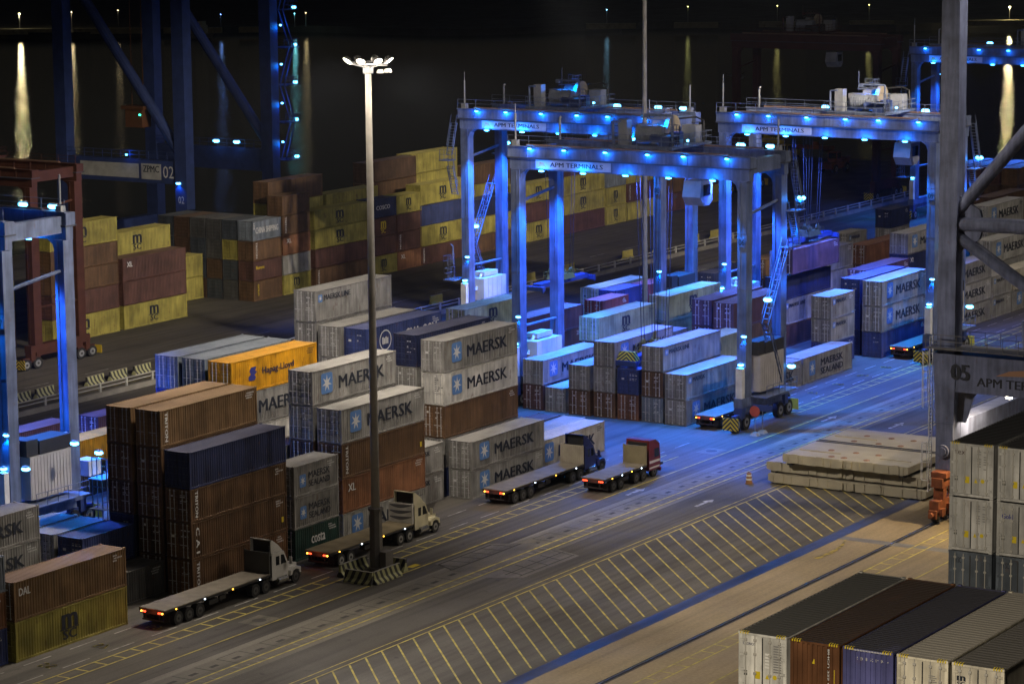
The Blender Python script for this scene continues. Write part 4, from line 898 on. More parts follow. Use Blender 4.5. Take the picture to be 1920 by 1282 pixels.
# ship-to-shore crane on the near rail
R = STS = thing('quay_crane', 'grey ship-to-shore crane leg with tubular braces standing on orange bogies', 'quay crane', (221.7,95.7,0)); W = 19.5
for x in (0, W):
    b = MB(); b.box(x-.8, x+.8, -.8, .8, 14.3, 56)
    for z in range(18, 56, 4): b.box(x-.815, x+.815, -.815, .815, z, z+.05)
    b.build('column', STSP, R)
    b = MB(); b.taper((x-.75, x+.75, -.8, .85, 8.3), (x-1.0, x+1.0, -1.0, 1.05, 14.29)); b.taper((x-.75, x+.75, -.75, .8, 4.3), (x-.75, x+.75, -.75, .8, 8.3)); b.box(x-.79, x+.79, -.82, .87, 8.25, 8.35)
    b.build('lower_leg', STSP, R)
    b = MB(); b.prism([(-.8, 8.4), (-.8, 13.8), (-2.6, 11.0), (-2.3, 10.6), (-1.6, 8.4)], x-.12, x+.12, 'x'); b.build('gusset', STSP, R)
    b = MB(); b.tube((x-.76, .1, 5.9), (x-.98, .1, 5.9), .55, 20); b.tube((x-.98, .1, 5.9), (x-1.08, .1, 5.9), .36, 20); b.build('pivot_pin', STSP, R)
    b = MB(); b.box(x-.95, x+.95, -33, -1.01, 11.1, 14.28); b.build('portal_beam', STSP, R)
    b = MB(); b.tube((x, -.8, 25.2), (x, -33, 25.4), .62, 16); b.build('horizontal_brace', STSP, R, False)
    for (z0, y1, z1) in ((26.3, -28, 58.), (24.2, -16, 14.4)):
        b = MB(); b.tube((x, -.6, z0), (x, y1, z1), .55, 16); b.build('diagonal_brace', STSP, R)
    b = MB(); b.prism([(-.7, 22.8), (-.7, 27.6), (-2.6, 26.4), (-2.9, 25.2), (-2.6, 24.0)], x-.2, x+.2, 'x'); b.build('node_plate', STSP, R)
    om = ORANGE
    b = MB(); b.box(x-2.2, x+2.2, -.5, .5, 3.0, 3.8); b.box(x-1.9, x-.6, -.7, .7, 3.8, 4.25); b.box(x+.6, x+1.9, -.7, .7, 3.8, 4.25); b.build('equaliser_beam', om, R)
    for s in (-1.5, 1.5):
        b = MB(); b.box(x+s-1.25, x+s+1.25, -.42, .42, 1.15, 1.95); b.box(x+s-.35, x+s+.35, -.45, .45, 1.95, 3.0); b.box(x+s-1.2, x+s-.5, -.75, -.42, .7, 1.3); b.box(x+s+.4, x+s+1.1, -.72, -.42, .6, 1.5); b.build('bogie_frame', om, R)
        for d in (-.75, .75): b = MB(); b.tube((x+s+d, -.2, .48), (x+s+d, .28, .48), .42, 16); b.build('rail_wheel', DARK, R)
    b = MB(); b.box(x-3.1, x-2.8, -.35, .35, .5, 1.2); b.tube((x-3.1, 0, .85), (x-3.5, 0, .85), .2, 10); b.build('buffer', om, R)
b = MB(); b.box(.76, W-.76, -.78, .82, 5.4, 8.24); b.build('sill_beam', STSP, R)
b = MB(); b.box(-1.6, 1.4, -34, 1.6, 14.7, 14.78); b.rail([(-1.55, 1.5, 14.78), (-1.55, -33, 14.78)], 1.15, 1.4, .035); b.rail([(1.35, 1.5, 14.78), (1.35, -33, 14.78)], 1.15, 1.4, .035); b.build('walkway', paint('dark_grey_steel', (.13,.13,.14), .6), R)
lettering(R, '05', (-1.01, -.75+.2, 12.15), 1.75, 1.35, INK, 'E', 'lettering', .05); lettering(R, 'APM TERMINALS', (-1.01+.05, -2.9, 11.75), 8.6, .75, INK, 'E', 'lettering', .03)
b = MB(); b.poly([(-.956, -4.6, 12.75), (-.956, -8.2, 12.95), (-.956, -7.0, 13.4), (-.956, -5.8, 13.25)]); b.build('emblem', flat('faded_orange', (.36,.20,.12)), R)
b = MB(); yy = 1.5
for s in (-.3, .3): b.tube((-.3+s, yy, 2.2), (-.3+s, yy, 15.6), .055, 5)
for i in range(45): b.tube((-.6, yy, 2.3+i*.3), (0., yy, 2.3+i*.3), .022, 4)
for i in range(8):
    if 3 <= i <= 4: continue
    z = 3.2+i*1.55; P = [(-.7, yy, z), (-.75, yy+.5, z), (-.3, yy+.8, z), (.15, yy+.5, z), (.1, yy, z)]; b.path(P, .03, 4)
for px, py in ((-.75, yy+.5), (-.3, yy+.8), (.15, yy+.5)):
    b.tube((px, py, 3.2), (px, py, 6.4), .03, 4); b.tube((px, py, 9.4), (px, py, 14.2), .03, 4)
b.build('caged_ladder', paint('galvanised_white', (.75,.75,.75), .4), R)
b = MB(); b.tube((-16, -14.5, 60), (60, -14.5, 60), .4, 8); b.build('lamp_bar', STSP, R)  # added unseen bar that carries the out-of-frame floods
for x, px, ty, e in ((-14, 172, 130, 1.0), (2, 212, 136, .95), (20, 255, 140, 1.05), (42, 310, 140, 1.7), (58, 352, 138, 3.2)):
    lens(R, x, -14.5, 59.3, WARMLAMP, .5, .4, .15); lamp_spot(R, (x, -14.6, 59.0), (px-221.7, ty-95.7, 0), 34000*e, (1.,.88,.74), 100, 1.2, .8, 'quay_flood')
for x, px, ty, e in ((-10, 255, 226, 1.), (10, 310, 226, 1.), (30, 370, 226, 1.)):
    lens(R, x, -15.3, 59.3, WARMLAMP, .5, .4, .15); lamp_spot(R, (x, -15.6, 59.0), (px-221.7, ty-95.7, 6), 800000*e, (1.,.86,.66), 24, 1.2, .7, 'yard_flood')
lens(R, -.2, -5.5, 10.9, WARMLAMP, .2, .3, .1); lamp_spot(R, (-.2, -5.5, 10.7), (-9, 1.5, 0), 9000, (1.,.75,.42), 95, .2, .9, 'bogie_flood')
lens(R, 1.3, -3.0, 10.95, WARMLAMP, .2, .3, .1); lamp_spot(R, (1.3, -3.0, 10.8), (9, 11, 2), 9000, (1.,.78,.48), 110, .2, .9, 'bogie_flood')
# ship-side lights without fixtures, standing in for unseen lamps
lamp_spot(R, (-122, -58, 56), (152-221.7, 134-95.7, 3), 22000, (1.,.88,.70), 40, .8, .8, 'ship_flood')  # added to brighten the dim stacks at lower left
lamp_spot(R, (-150, -52, 52), (120-221.7, 55-95.7, 20), 100000, (1.,.86,.66), 34, .8, .7, 'ship_flood')

# the big crane of the far terminal
R = thing('quay_crane', 'dark blue ship-to-shore crane far behind with blue lit stair tower', 'quay crane', (313,250,0)); W = 20; D = 21.5
for x in (0, W):
    for y in (0, D): b = MB(); b.taper((x-.9, x+.9, y-1.0, y+1.0, 0), (x-.9, x+.9, y-1.0, y+1.0, 62)); b.build('column', NAVY, R)
    b = MB(); b.box(x-.7, x+.7, 1.0, D-1.0, 11.8, 15.0); b.build('portal_beam', NAVY, R)
    b = MB(); b.tube((x, .6, 16), (x, D-.6, 42), .75, 12); b.build('diagonal_brace', NAVY, R)
    b = MB(); b.rail([(x-.75, .8, 15.02), (x-.75, D-.8, 15.02)], 1.2, 1.6, .05); b.build('handrail', NAVY, R)
for y in (0, D): b = MB(); b.box(.9, W-.9, y-.8, y+.8, 2.0, 4.5); b.build('sill_beam', NAVY, R)
b = MB(); b.box(-.76, -.703, 7.6, 18.2, 12.4, 14.4); b.build('sign_board', paint('dull_white', (.40,.40,.38), .6), R)
b = MB(); b.box(-.76, -.703, 3.6, 7.1, 12.3, 14.5); sb = b.build('sign_board', paint('dull_white', (.40,.40,.38), .6), R)
lettering(sb, 'ZPMC', (-.765, 6.8, 13.3), 2.9, .95, INK, 'E'); lettering(sb, '02', (-.77, 3.2, 12.6), 1.9, 1.7, INKW, 'E', 'lettering', 0)
for x in (0, W): lettering(R, '02', (x-.905, .5, 9.2), 1.0, 1.0, INKW, 'E', 'lettering', 0)
b = MB()
for k in range(5):
    z = 13.4+k*5.4; b.box(W+.9, W+4.6, -2.2, .6, z-.1, z); b.rail([(W+.95, -2.1, z), (W+4.5, -2.1, z), (W+4.5, .5, z)], 1.1, 1.2, .04)
    b.bar((W+1.5+(k % 2)*2.4, -1.6, z), (W+3.9-(k % 2)*2.4, -1.6, z+5.3), .14); b.bar((W+1.5+(k % 2)*2.4, -.8, z), (W+3.9-(k % 2)*2.4, -.8, z+5.3), .14)
b.build('stair_tower', NAVY, R)
for k in range(5):
    lens(R, W+4.7, -1.2, 13.6+k*5.4, BLUELAMP, .3, .35, .18); lamp_point(R, (W+4.2, -1.4, 13.2+k*5.4), 160, BLUE, .2)
for k in range(5): lens(R, W+1.1, -1.4, 16.0+k*5.6, BLUELAMP, .15, .2, .12); lamp_point(R, (W+1.3, -1.6, 15.6+k*5.6), 120, BLUE, .2)
for y in (-.0, -3.4): lens(R, W-1.2, 9.+y*1.1, 15.9, BLUELAMP, .35, .55, .22)
lens(R, -.95, .4, 12.0, BLUELAMP, .25, .4, .15); lamp_spot(R, (-1.1, .3, 11.8), (-.9, .2, 4), 400, ang=120, r=.2); lens(R, -1.0, 9.5, 15.6, BLUELAMP, .12, .2, .1); lamp_point(R, (-1.1, 9.0, 15.9), 60, BLUE, .15)
b = MB(); b.box(-1.0, 1.0, 6.5, 9.5, 19.5, 22); b.box(-1.3, 1.3, 6.0, 10.0, 22, 22.5); b.tube((0, 7, 22.5), (0, 7, 45), .05, 4); b.tube((0, 9, 22.5), (0, 9, 45), .05, 4); hb = b.build('hanging_cab', paint('dim_orange', (.10,.04,.015), .6), R)
lens(R, -1.1, 6.8, 21.3, GREENL, .1, .2, .1, 'indicator_lamp')

# hatch covers stacked on the quay
HM = paint('hatch_paint', (.37,.335,.25), .6, wear=.16, scale=.6); PAD = paint('red_lashing_pad', (.22,.12,.08), .8)
for i, (x, y, z, w, l, lab) in enumerate(((226.6,99.8,.12,13.4,15.4,'grey ship hatch cover lying lowest of the stack of three'),(226.9,99.9,1.12,13.4,15.6,'grey ship hatch cover in the middle of the stack of three'),(226.1,101.3,2.16,13.6,12.2,'grey ship hatch cover on top, with rust-red lashing pads'))):
    R = thing('hatch_cover', lab, 'hatch cover', (x, y, z), 0, 'hatch covers stacked on the quay'); h = .82
    b = MB(); b.prism([(0,.18),(.5,0),(l-.5,0),(l,.18),(l,h-.05),(l-.1,h),(.1,h),(0,h-.05)], 0, w, 'x')
    b.build('panel', HM, R)
    b = MB()
    for k in range(9): yy = .5+k*(l-1)/8; b.box(-.06, -.002, yy-.05, yy+.05, .05, h-.05)
    b.build('rib', HM, R)
    for yy in (l*.46, l*.53): b = MB(); b.box(-.16, -.002, yy-.2, yy+.2, .12, h-.08); b.build('hinge', HM, R)
    for yy in (1.2, l-1.2, l*.3, l*.7): b = MB(); b.box(-.1, -.003, yy-.3, yy+.3, h-.12, h+.06); b.box(-.08, -.002, yy-.35, yy+.35, .06, h-.13); b.build('cleat', HM, R)
    b = MB()
    for xx in (.02, w-.9, w/2-.4):
        for yy in (.4, l-.9): b.box(xx+.1, xx+.7, yy, yy+.5, -.19, .0)
    b.build('bearing_block', DARK, R)
    if i == 2:
        b = MB(); b.box(w*.48, w*.5, .1, l-.1, h+.002, h+.05); b.box(w*.525, w*.535, .1, l-.1, h+.002, h+.06); b.build('joint_strip', DARK, R)
        for xx in (.9, 3.4, w*.48+1.6, w*.48+4.4):
            for yy in (l*.36, l*.54, l*.74 if xx > 3 else l*.64):
                b = MB(); b.tube((xx, yy, h+.002), (xx, yy, h+.06), .32, 7, .24); b.build('lashing_pad', PAD, R)
        b = MB(); b.box(2.2, 2.32, l*.62, l-.6, h+.002, h+.09); b.box(w*.48+2.9, w*.48+3.0, l*.6, l-.6, h+.002, h+.09); b.box(2.0, 2.1, .6, l*.3, h+.002, h+.08); b.build('lashing_rail', HM, R)

# ship alongside
R = thing('container_ship', 'dark hull of the container ship lying alongside under its deck stacks', 'ship', (140,40,0))
b = MB(); b.prism([(-26,-4.9),(18,-4.9),(20,-2),(20,12.9),(-26,12.9)], -75, 110, 'x'); b.build('hull', paint('dark_hull', (.03,.035,.045), .5), R)
b = MB(); b.box(-29.4, -14, -24, 19.3, 12.91, 14.66); b.box(-3.6, 12, -24, 19.5, 12.91, 13.30); b.build('hatch_coaming', paint('deck_grey', (.16,.15,.14), .6), R)

# drum, signs, cones
R = thing('traffic_drum', 'orange plastic traffic drum standing alone by the hatch covers', 'traffic drum', (225.6,116.6,0))
b = MB(); b.tube((0,0,0), (0,0,.1), .38, 14); b.tube((0,0,.1), (0,0,1.0), .30, 14, .22); b.tube((0,0,1.0), (0,0,1.1), .1, 8); b.build('drum', paint('drum_orange', (.26,.13,.05), .6), R)
b = MB(); b.tube((0,0,.35), (0,0,.5), .292, 14, .282); b.tube((0,0,.7), (0,0,.85), .262, 14, .25); b.build('reflective_band', WHITEP, R)
for x, y, lab, rd in ((245.6,126.3,'round red warning sign on a post beside the gantry wheels',True),(247.0,126.2,'low dark rectangular sign on a post beside the round red sign',False)):
    R = thing('road_sign', lab, 'sign', (x, y, 0))
    b = MB(); b.tube((0,0,0), (0,0,2.6), .04, 6); b.build('post', GREY, R); b = MB(); b.taper((-.4,.4,-.4,.4,0),(-.25,.25,-.25,.25,.3)); b.build('base', paint('kerb_concrete', (.3,.28,.24), .8), R)
    b = MB()
    if rd: b.tube((-.05,0,2.4), (-.09,0,2.4), .55, 20); b.build('face', paint('sign_red', (.45,.08,.05), .5), R)
    else: b.box(-.09, -.05, -1.1, 1.1, 2.2, 2.8); b.build('face', NAVY, R)
# reach stackers in the far yard
for x, y, lab in ((478,240,'yellow reach stacker parked in the dark yard under the right gantry'),(470,226,'red-booted reach stacker parked beside the yellow one'),(462,250,'small dark tractor parked at the left of the far machines')):
    R = thing('reach_stacker', lab, 'reach stacker', (x, y, 0)); mt = YEL if 'yellow reach' in lab else (ORANGE if 'red' in lab else DARK)
    b = MB(); b.box(-3.5, 3.5, -1.4, 1.4, .8, 1.9); b.box(2.2, 3.6, -1.5, 1.5, 1.9, 2.6); b.build('body', mt, R)
    b = MB(); b.box(-.6, 1.2, -.9, .9, 1.91, 3.7); cb = b.build('cab', mt, R); b = MB(); b.box(-.64, -.605, -.75, .75, 2.5, 3.5); b.box(-.4, 1.0, -.94, -.905, 2.5, 3.5); b.build('window', flat('cab_glass', (.01,.012,.015), .1), cb)
    b = MB(); b.bar((3.2, 1.2, 2.8), (-5.5, 1.2, 5.6), .7); b.box(-6.0, -5.2, -2.6, 4.6, 4.6, 5.3); b.build('boom', mt, R)
    for xx in (-2.3, 2.3):
        for yy, s in ((-1.3, -1), (1.3, 1)): wheel(R, xx, yy, .8, .8, .7, GREY, s)
# lamps and buildings on the far shore
for i, (sx, t, z, e, mt, colr) in enumerate(((-180,1062,3.4,.7,WARMLAMP,(1.,.85,.45)),(-161,1063,3.8,.08,WARMLAMP,(1.,.8,.45)),(-144,1064,4.2,.015,WARMLAMP,(1.,.8,.45)),(66,1066,3.6,.012,WARMLAMP,(.9,.9,.3)),(99,1066,3.6,.018,WARMLAMP,(1.,.9,.3)),(133,1067,3.6,.02,WARMLAMP,(1.,.9,.3)),(182,1050,3.2,.9,WARMLAMP,(1.,.85,.45)),(-79,1064,2.5,.06,COOL,(.25,.9,1.)),(-75,1066,2.6,.03,WARMLAMP,(1.,.8,.4)),(36,1064,2.8,.012,COOL,(.3,.7,1.)),(-106,1062,2.5,.03,COOL,(.2,.4,1.)),(-194,1062,2.8,.3,WARMLAMP,(1.,.8,.5)))):
    p = far(t, sx, -2.4); where = ['brightest, at the upper left','short, second from the left','short, third from the left','dim, left of the mast top','dim, right of the slim mast','dim, far right of the water','bright, at the upper right corner','cyan, above the blue crane','warm, above the blue crane','pale blue, over a lit quay','faint blue, above the dark crane','at the left picture edge'][i]
    R = thing('shore_lamp', f'distant shore lamp post across the water, {where}', 'lamp post', p, 0, 'lamp posts on the far shore'); hh = z+2.4
    b = MB(); b.tube((0,0,0), (0,0,hh), .14, 6, .08); b.build('post', GREY, R)
    q = .42 if e > .5 else .22
    b = MB(); b.tube((0,0,hh+.003), (0,0,hh+.16), q*.7, 10, q); b.tube((0,0,hh+.16), (0,0,hh+.3), q, 10, q*.4); b.build('lantern', glow('far_lamp_%d' % i, colr, 22 if e > .5 else 7), R)
    lamp_point(R, (0,0,hh-.5), 4500*e, colr, .45)
R = thing('moored_ship', 'small white ship moored under the far shore at upper left', 'ship', far(1040, -112, -5))
b = MB(); b.taper((-2,2,-4,4,.2),(-2.6,2.6,-5.5,5.5,2.0)); b.build('hull', WHITEP, R); b = MB(); b.box(-1.6,1.6,-3,0,2.01,5); b.box(-1.2,1.2,-2.6,-.6,5.01,6.4); b.build('deckhouse', WHITEP, R); b = MB(); b.tube((0,2,2),(0,2,8),.12,6); b.bar((0,2,7.5),(0,4.5,3.5),.15); b.build('derrick', GREY, R)
# ------------------------------------------------------------------ gantry cranes
LEFT = rtg('gantry_crane', (174.2,158.2,0), 'blue-lit gantry crane at the far left with white power box', number='07', short='the far left gantry crane', stair='far', house=('near','far'), ty=14, far_zig=True, lit=1.3)
for q, pw in (((9.6,-1.3,6.2), 900), ((9.9,-2.6,3.4), 900), ((-1.5,-3.0,7.0), 1200), ((4.0,-3.5,8.2), 1400)): lens(LEFT, *q, BLUELAMP, .3, .4, .15); lamp_spot(LEFT, (q[0], q[1], q[2]-.2), (q[0]-2, q[1]-8, 0), pw*3, ang=140, r=.2)
b = MB()
for z in (1.6, 4.2): b.box(8.4, 11.0, -2.6, -1.0, z-.08, z); b.rail([(8.5,-2.5,z),(10.9,-2.5,z),(10.9,-1.1,z)], 1.1, .6, .035)
b.rail([(9.0,-2.6,.3),(9.0,-1.0,.3)], 5.6, .5, .05); b.build('access_platform', RTGP, LEFT)
b = MB(); b.box(8.6, 10.2, -1.0, .6, 4.3, 5.6); b.build('control_box', WHITEP, LEFT)
rtg('gantry_crane', (247.7,128.6,0), 'blue-lit gantry crane nearest the camera, on chevron bumper wheels beside trucks', number='06', short='the nearest gantry crane', stair='near', ty=11.5)
rtg('gantry_crane', (283.8,158.2,0), 'blue-lit gantry crane in the rear row with glowing ladder legs', number='08', short='the rear gantry with ladder legs', stair='far', ty=14, far_zig=True, lit=1.15)
rtg('gantry_crane', (292.8,128.6,0), 'blue-lit gantry crane right of centre, half hidden by the grey crane leg', number='09', short='the gantry right of centre', stair='near', ty=9.4)
rtg('gantry_crane', (412,158.2,0), 'small distant blue gantry crane at the upper right edge', short='the small distant blue gantry', number=None, stair='', ty=6, far_zig=True, lit=.5, house=())
OLD = rtg('gantry_crane', (240.3,213.8,0), 'dark orange gantry crane over the yellow rear stacks at left', mat=paint('dark_orange_steel', (.065,.022,.012), .6), short='the dark orange gantry', number=None, sign=False, lit=0, stair='', house=('far',), ty=14, far_zig=None)
rtg('gantry_crane', (432,200,0), 'dark red gantry crane barely visible against the far water', mat=paint('dark_red_steel', (.05,.015,.015), .6), short='the dark red far gantry', number=None, sign=False, lit=0, stair='', house=(), ty=14, far_zig=None)
for o in (OLD, C.objects[OLD.get('trolley')]): o.scale = (1,1,.83)
SPR = spreader((252.6,141.4,5.35), 27.2, 'spreader with yellow striped head resting on the blue container', mat=paint('dull_yellow_steel', (.20,.16,.03), .5))
b = MB(); b.taper((-5.9,-5.1,-1.15,1.15,.62),(-5.7,-5.2,-.8,.8,1.5)); b.build('end_hood', HAZ, SPR)
spreader((287.3,173.5,6.2), 27.2, 'blue spreader with green-yellow head block hanging under the rear gantry', mat=paint('green_yellow_steel', (.20,.18,.035), .5), beam=paint('bright_blue_steel', (.03,.06,.20), .45))
spreader((298.6,146.9,11.6), 27.2, 'spreader hanging under the right gantry, gripping a container', mat=paint('dark_olive_steel', (.07,.06,.02), .6), beam=paint('bright_blue_steel', (.03,.06,.20), .45))
container(292.5,145.7,8.66,12.192,HC,'purple','dry',None,'dark purple container hanging in mid-air under the right gantry crane')

# ------------------------------------------------------------------ lorries
truck((159.5,131.6,0), 'white bonnet truck with empty flatbed beside the yellow container, lowest of the queue', paint('truck_white', (.55,.54,.52), .35), head='plain', headmat=paint('dark_headboard', (.06,.06,.06), .5), trailer=12.9)
truck((180.2,131.6,0), 'cream bonnet truck with wave-printed headboard behind the lit mast', paint('truck_cream', (.60,.55,.38), .35), head='waves', headmat=paint('white_headboard', (.62,.60,.56), .5), trailer=11.9, lights='red', rims=paint('bright_rim', (.26,.26,.25), .4), axles=2, deckmat=paint('brown_deck', (.22,.18,.11), .75, wear=.3))
truck((206.6,131.7,0), 'dark blue bonnet truck with ribbed beige headboard', paint('truck_navy', (.02,.025,.10), .3), head='ribs', headmat=paint('beige_headboard', (.40,.36,.29), .55), trailer=13.3)
truck((214.9,126.6,0), 'red flat-nosed truck with short trailer in the middle lane', paint('truck_red', (.15,.022,.025), .35), head='plain', headmat=paint('tan_headboard', (.26,.22,.13), .6), trailer=7.6, cab='flat', axles=2, day=False)
truck((245.7,131.9,0), 'flatbed truck with glowing orange tail lamps under the nearest gantry', paint('truck_dark', (.05,.05,.06), .35), head='plain', trailer=12.4)
truck((292.6,132.4,0), 'flatbed truck with small amber lamps under the right gantry crane', paint('truck_dark', (.05,.05,.06), .35), head='plain', trailer=12.4)

# ------------------------------------------------------------------ container stacks
M_, G = 'maersk', 'grey'
def k1(k): return 134.4+2.85*k
g1 = 'containers in the front yard block'; g2 = 'containers in the second yard block'; g3 = 'containers in the dark rear yard'; g4 = 'containers on the ship deck'
def st(x, y, desc, items, L=12.192, g=g1, detail=2, z0=0.): return stack(x, y, desc, items, L, g, z0, None, detail)
st(134.6,k1(0)-.2,'the stack cut by the left picture edge',[('blue',SD,'uasc'),('orange',SD,'cosco'),('steel',SD,'msmall')])
st(148.2,k1(3),'the grey stack at far left showing only half its lettering',[('grey',SD,None),(G,SD,M_),(G,SD,M_)])
st(147.2,133.8,'the pair beside the lowest truck',[('msc',HC,'msc'),('tan',HC,'dal')])
st(161.9,k1(1),'a low stack, dark, behind the lowest truck',[('char',SD,None)],6.058)
st(161.9,k1(2),'the low blue stack behind the yellow container',[('navy',SD,None),('blue',SD,None)],6.058)
st(161.9,k1(3),'the low pale stack with the brighter roof, left of the browns',[('grey',SD,None),('lgrey',SD,None)],6.058)
st(161.9,k1(4),'the low pale stack with the duller roof, left of the browns',[('grey',SD,None),('grey',SD,None)],6.058)
st(167.9,134.4,'the brown stack with a blue lid',[('brown',HC,'vert'),('brown',HC,'vert3'),('brown',SD,'vert'),('navy',HC,None)])
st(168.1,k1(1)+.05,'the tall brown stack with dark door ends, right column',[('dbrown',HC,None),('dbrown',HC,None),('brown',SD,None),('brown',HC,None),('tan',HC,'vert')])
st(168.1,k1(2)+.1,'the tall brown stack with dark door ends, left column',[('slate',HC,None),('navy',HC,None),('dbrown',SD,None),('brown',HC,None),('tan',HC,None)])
st(181.1,134.4,'the short stack between the brown pile and the mast',[('green',SD,'costa'),(G,SD,'sealand'),(G,SD,'sealand')],6.058)
st(187.8,134.45,'the stack right behind the lit mast',[('lgrey',SD,M_),('rust',HC,'kbox'),('brown',HC,'vert'),(G,HC,M_)])
st(187.8,137.3,'the second column behind the lit mast',[('maroon',SD,None),('brown',HC,None),('dbrown',HC,'kbox'),(G,HC,None),(G,HC,M_)])
st(187.9,k1(2)+.1,'a hidden column behind the mast',[('grey',SD,None),('brown',SD,None),('lgrey',SD,None)])
st(188.0,145.8,'the column capped by the golden container',[('grey',SD,None),('grey',HC,None),('white',HC,None),(G,HC,M_),('yellow',HC,'hapag')])
st(188.4,148.9,'the grey-roofed column just left of the golden container',[('grey',SD,None),('blue',HC,None),('blue',HC,None),('grey',HC,None),('steel',HC,None)])
st(188.4,151.8,'the blue-lit column at the left of the golden container',[('navy',SD,None),('blue',HC,None),('blue',HC,None),('blue',HC,None),('steel',HC,None)])
st(200.5,136.9,'the pair of short greys beside the dark blue truck',[(G,SD,'msmall'),(G,SD,'msmall')],6.058)
st(207.5,134.55,'the grey pair next to the dark blue truck',[(G,SD,M_),(G,SD,M_)])
st(207.5,137.35,'the five-high stack with a white one inside',[('blue',SD,None),(G,SD,None),('brown',HC,None),('white',HC,M_,'reefer'),(G,HC,M_)])
st(207.6,140.3,'the dark blue topped column beside the five-high stack',[('grey',HC,None),('blue',SD,None),('grey',HC,None),(G,HC,None),('navy',HC,None)])
st(208.0,143.2,'the low column hidden behind the five-high stack',[('grey',SD,None),('maroon',SD,None)])
st(208.1,146.05,'the column with a white curved logo behind the mast',[('grey',SD,None),('blue',HC,None),('grey',HC,None),('grey',HC,None),('blue',HC,'cgm')])
st(208.1,148.95,'the dusty-roofed grey column behind the golden container',[('grey',SD,None),('blue',HC,None),('grey',HC,None),('grey',HC,None),('grey',HC,None)])
st(208.8,152.1,'the six-high column at the back of the block',[('grey',SD,None),('blue',HC,None),('grey',HC,None),('grey',HC,None),('grey',HC,None),(G,HC,'mline')])
st(219.9,135.4,'a lone box behind the dark blue truck',[('cream',HC,M_)])
st(221.7,138.6,'a lone pale roof behind the dark blue truck',[('lgrey',SD,None)])
st(221.7,141.4,'a lone maroon roof next to the five-high stack',[('maroon',SD,None)])
# under the nearest gantry: seven door ends in a row
st(246.3,134.3,'the pair at the right end of the row of doors',[(G,SD,M_),(G,SD,'msmall')])
st(246.3,136.95,'the second column from the right of the door row',[('steel',SD,None),('brown',SD,None),(G,SD,'mline')])
st(246.4,139.8,'the column under the yellow spreader head',[('rust',SD,'kbox'),('blue',SD,None)])
st(246.3,142.5,'the column left of the yellow spreader head',[('brown',SD,None),(G,SD,None),(G,SD,M_)])
st(246.2,145.4,'the third column from the left of the door row',[('brown',SD,None),(G,SD,None)])
st(246.4,148.3,'a single box second from the left of the door row',[('grey',SD,None)])
st(246.6,151.1,'the leftmost column of the door row',[('maroon',SD,None),(G,SD,M_)])
st(260.6,141.5,'the pale pair behind the gantry leg',[('pale',HC,'msc'),('pale',SD,'msc')])
st(260.6,144.6,'the maroon-roofed row behind the seven doors',[('maroon',SD,None),('maroon',SD,None)])
st(260.4,148.4,'the cyan-roofed row behind the seven doors',[('steel',SD,None),('steel',SD,None)])
st(259.3,151.9,'the pale green row behind the seven doors',[('pale',SD,None),('maroon',SD,None),('pale',SD,'msc')])
st(272.6,134.5,'a lone two-line lettered box beside the blue road',[(G,HC,'sealand')])
st(259.9,134.4,'a lone grey box hidden by gantry wheels',[(G,HC,M_)])
st(273.2,143.2,'the maroon column right of the slim mast',[('grey',SD,None),('brown',SD,None),('maroon',HC,None)])
st(274.2,146.4,'the brown column right of the slim mast',[('grey',SD,None),('maroon',SD,None),('purple',HC,None)])
st(274.6,152.0,'the olive column under the slim mast',[('grey',SD,None),('pale',SD,None),('pale',HC,'msc')])
st(284.6,137.0,'the short columns left of the blue-roofed pair',[('blue',SD,None),(G,SD,'msmall'),(G,SD,'msmall')],6.058)
st(293.0,147.0,'the long dark column behind the gantry stairs',[('maroon',SD,None),('grey',HC,'mline'),('navy',SD,None)])
st(292.2,134.35,'the front column beside the grey crane leg',[('blue',HC,None),(G,HC,M_),(G,HC,M_)])
st(292.7,137.3,'the blue-roofed column beside the grey crane leg',[('navy',HC,None),('blue',HC,None),('blue',HC,None)])
st(309.6,152.0,'the pale-roofed right column behind the gantry stairs',[('grey',HC,None),('grey',HC,None),(G,HC,None)])
st(309.6,154.9,'the pale-roofed left column behind the gantry stairs',[('grey',HC,None),('grey',HC,None),(G,HC,None)])
st(305.6,142.6,'the maroon column under the hanging container',[('brown',SD,None),('maroon',SD,M_),('purple',SD,None)])
st(320.2,143.9,'the blue-lit-door column left of the crane leg',[('grey',SD,None),('grey',SD,None),('navy',SD,'kbox'),(G,SD,M_)])
st(312.0,134.6,'the front column seen behind the lower crane brace',[(G,SD,M_),(G,SD,M_),(G,SD,M_)])
st(324.6,134.6,'the short front column right of the crane brace',[(G,SD,'msmall'),(G,SD,'msmall')],6.058)
st(331.2,134.6,'the pale front column at the right edge',[(G,SD,M_),('cream',SD,None)])
st(333.0,138.2,'the second row behind the crane braces',[(G,SD,None),(G,HC,None),('lgrey',HC,M_)])
st(346.5,144.5,'the third row between the crane braces',[(G,SD,None),(G,SD,None),(G,HC,None),('lgrey',HC,M_)])
st(345,136.5,'the cream-roofed row at the right edge',[(G,SD,None),('cream',HC,'msc')])
st(361,150,'the dark far column above the crane brace',[('dbrown',SD,None),('dbrown',SD,None),('dbrown',SD,None),('dbrown',SD,None)], detail=1)
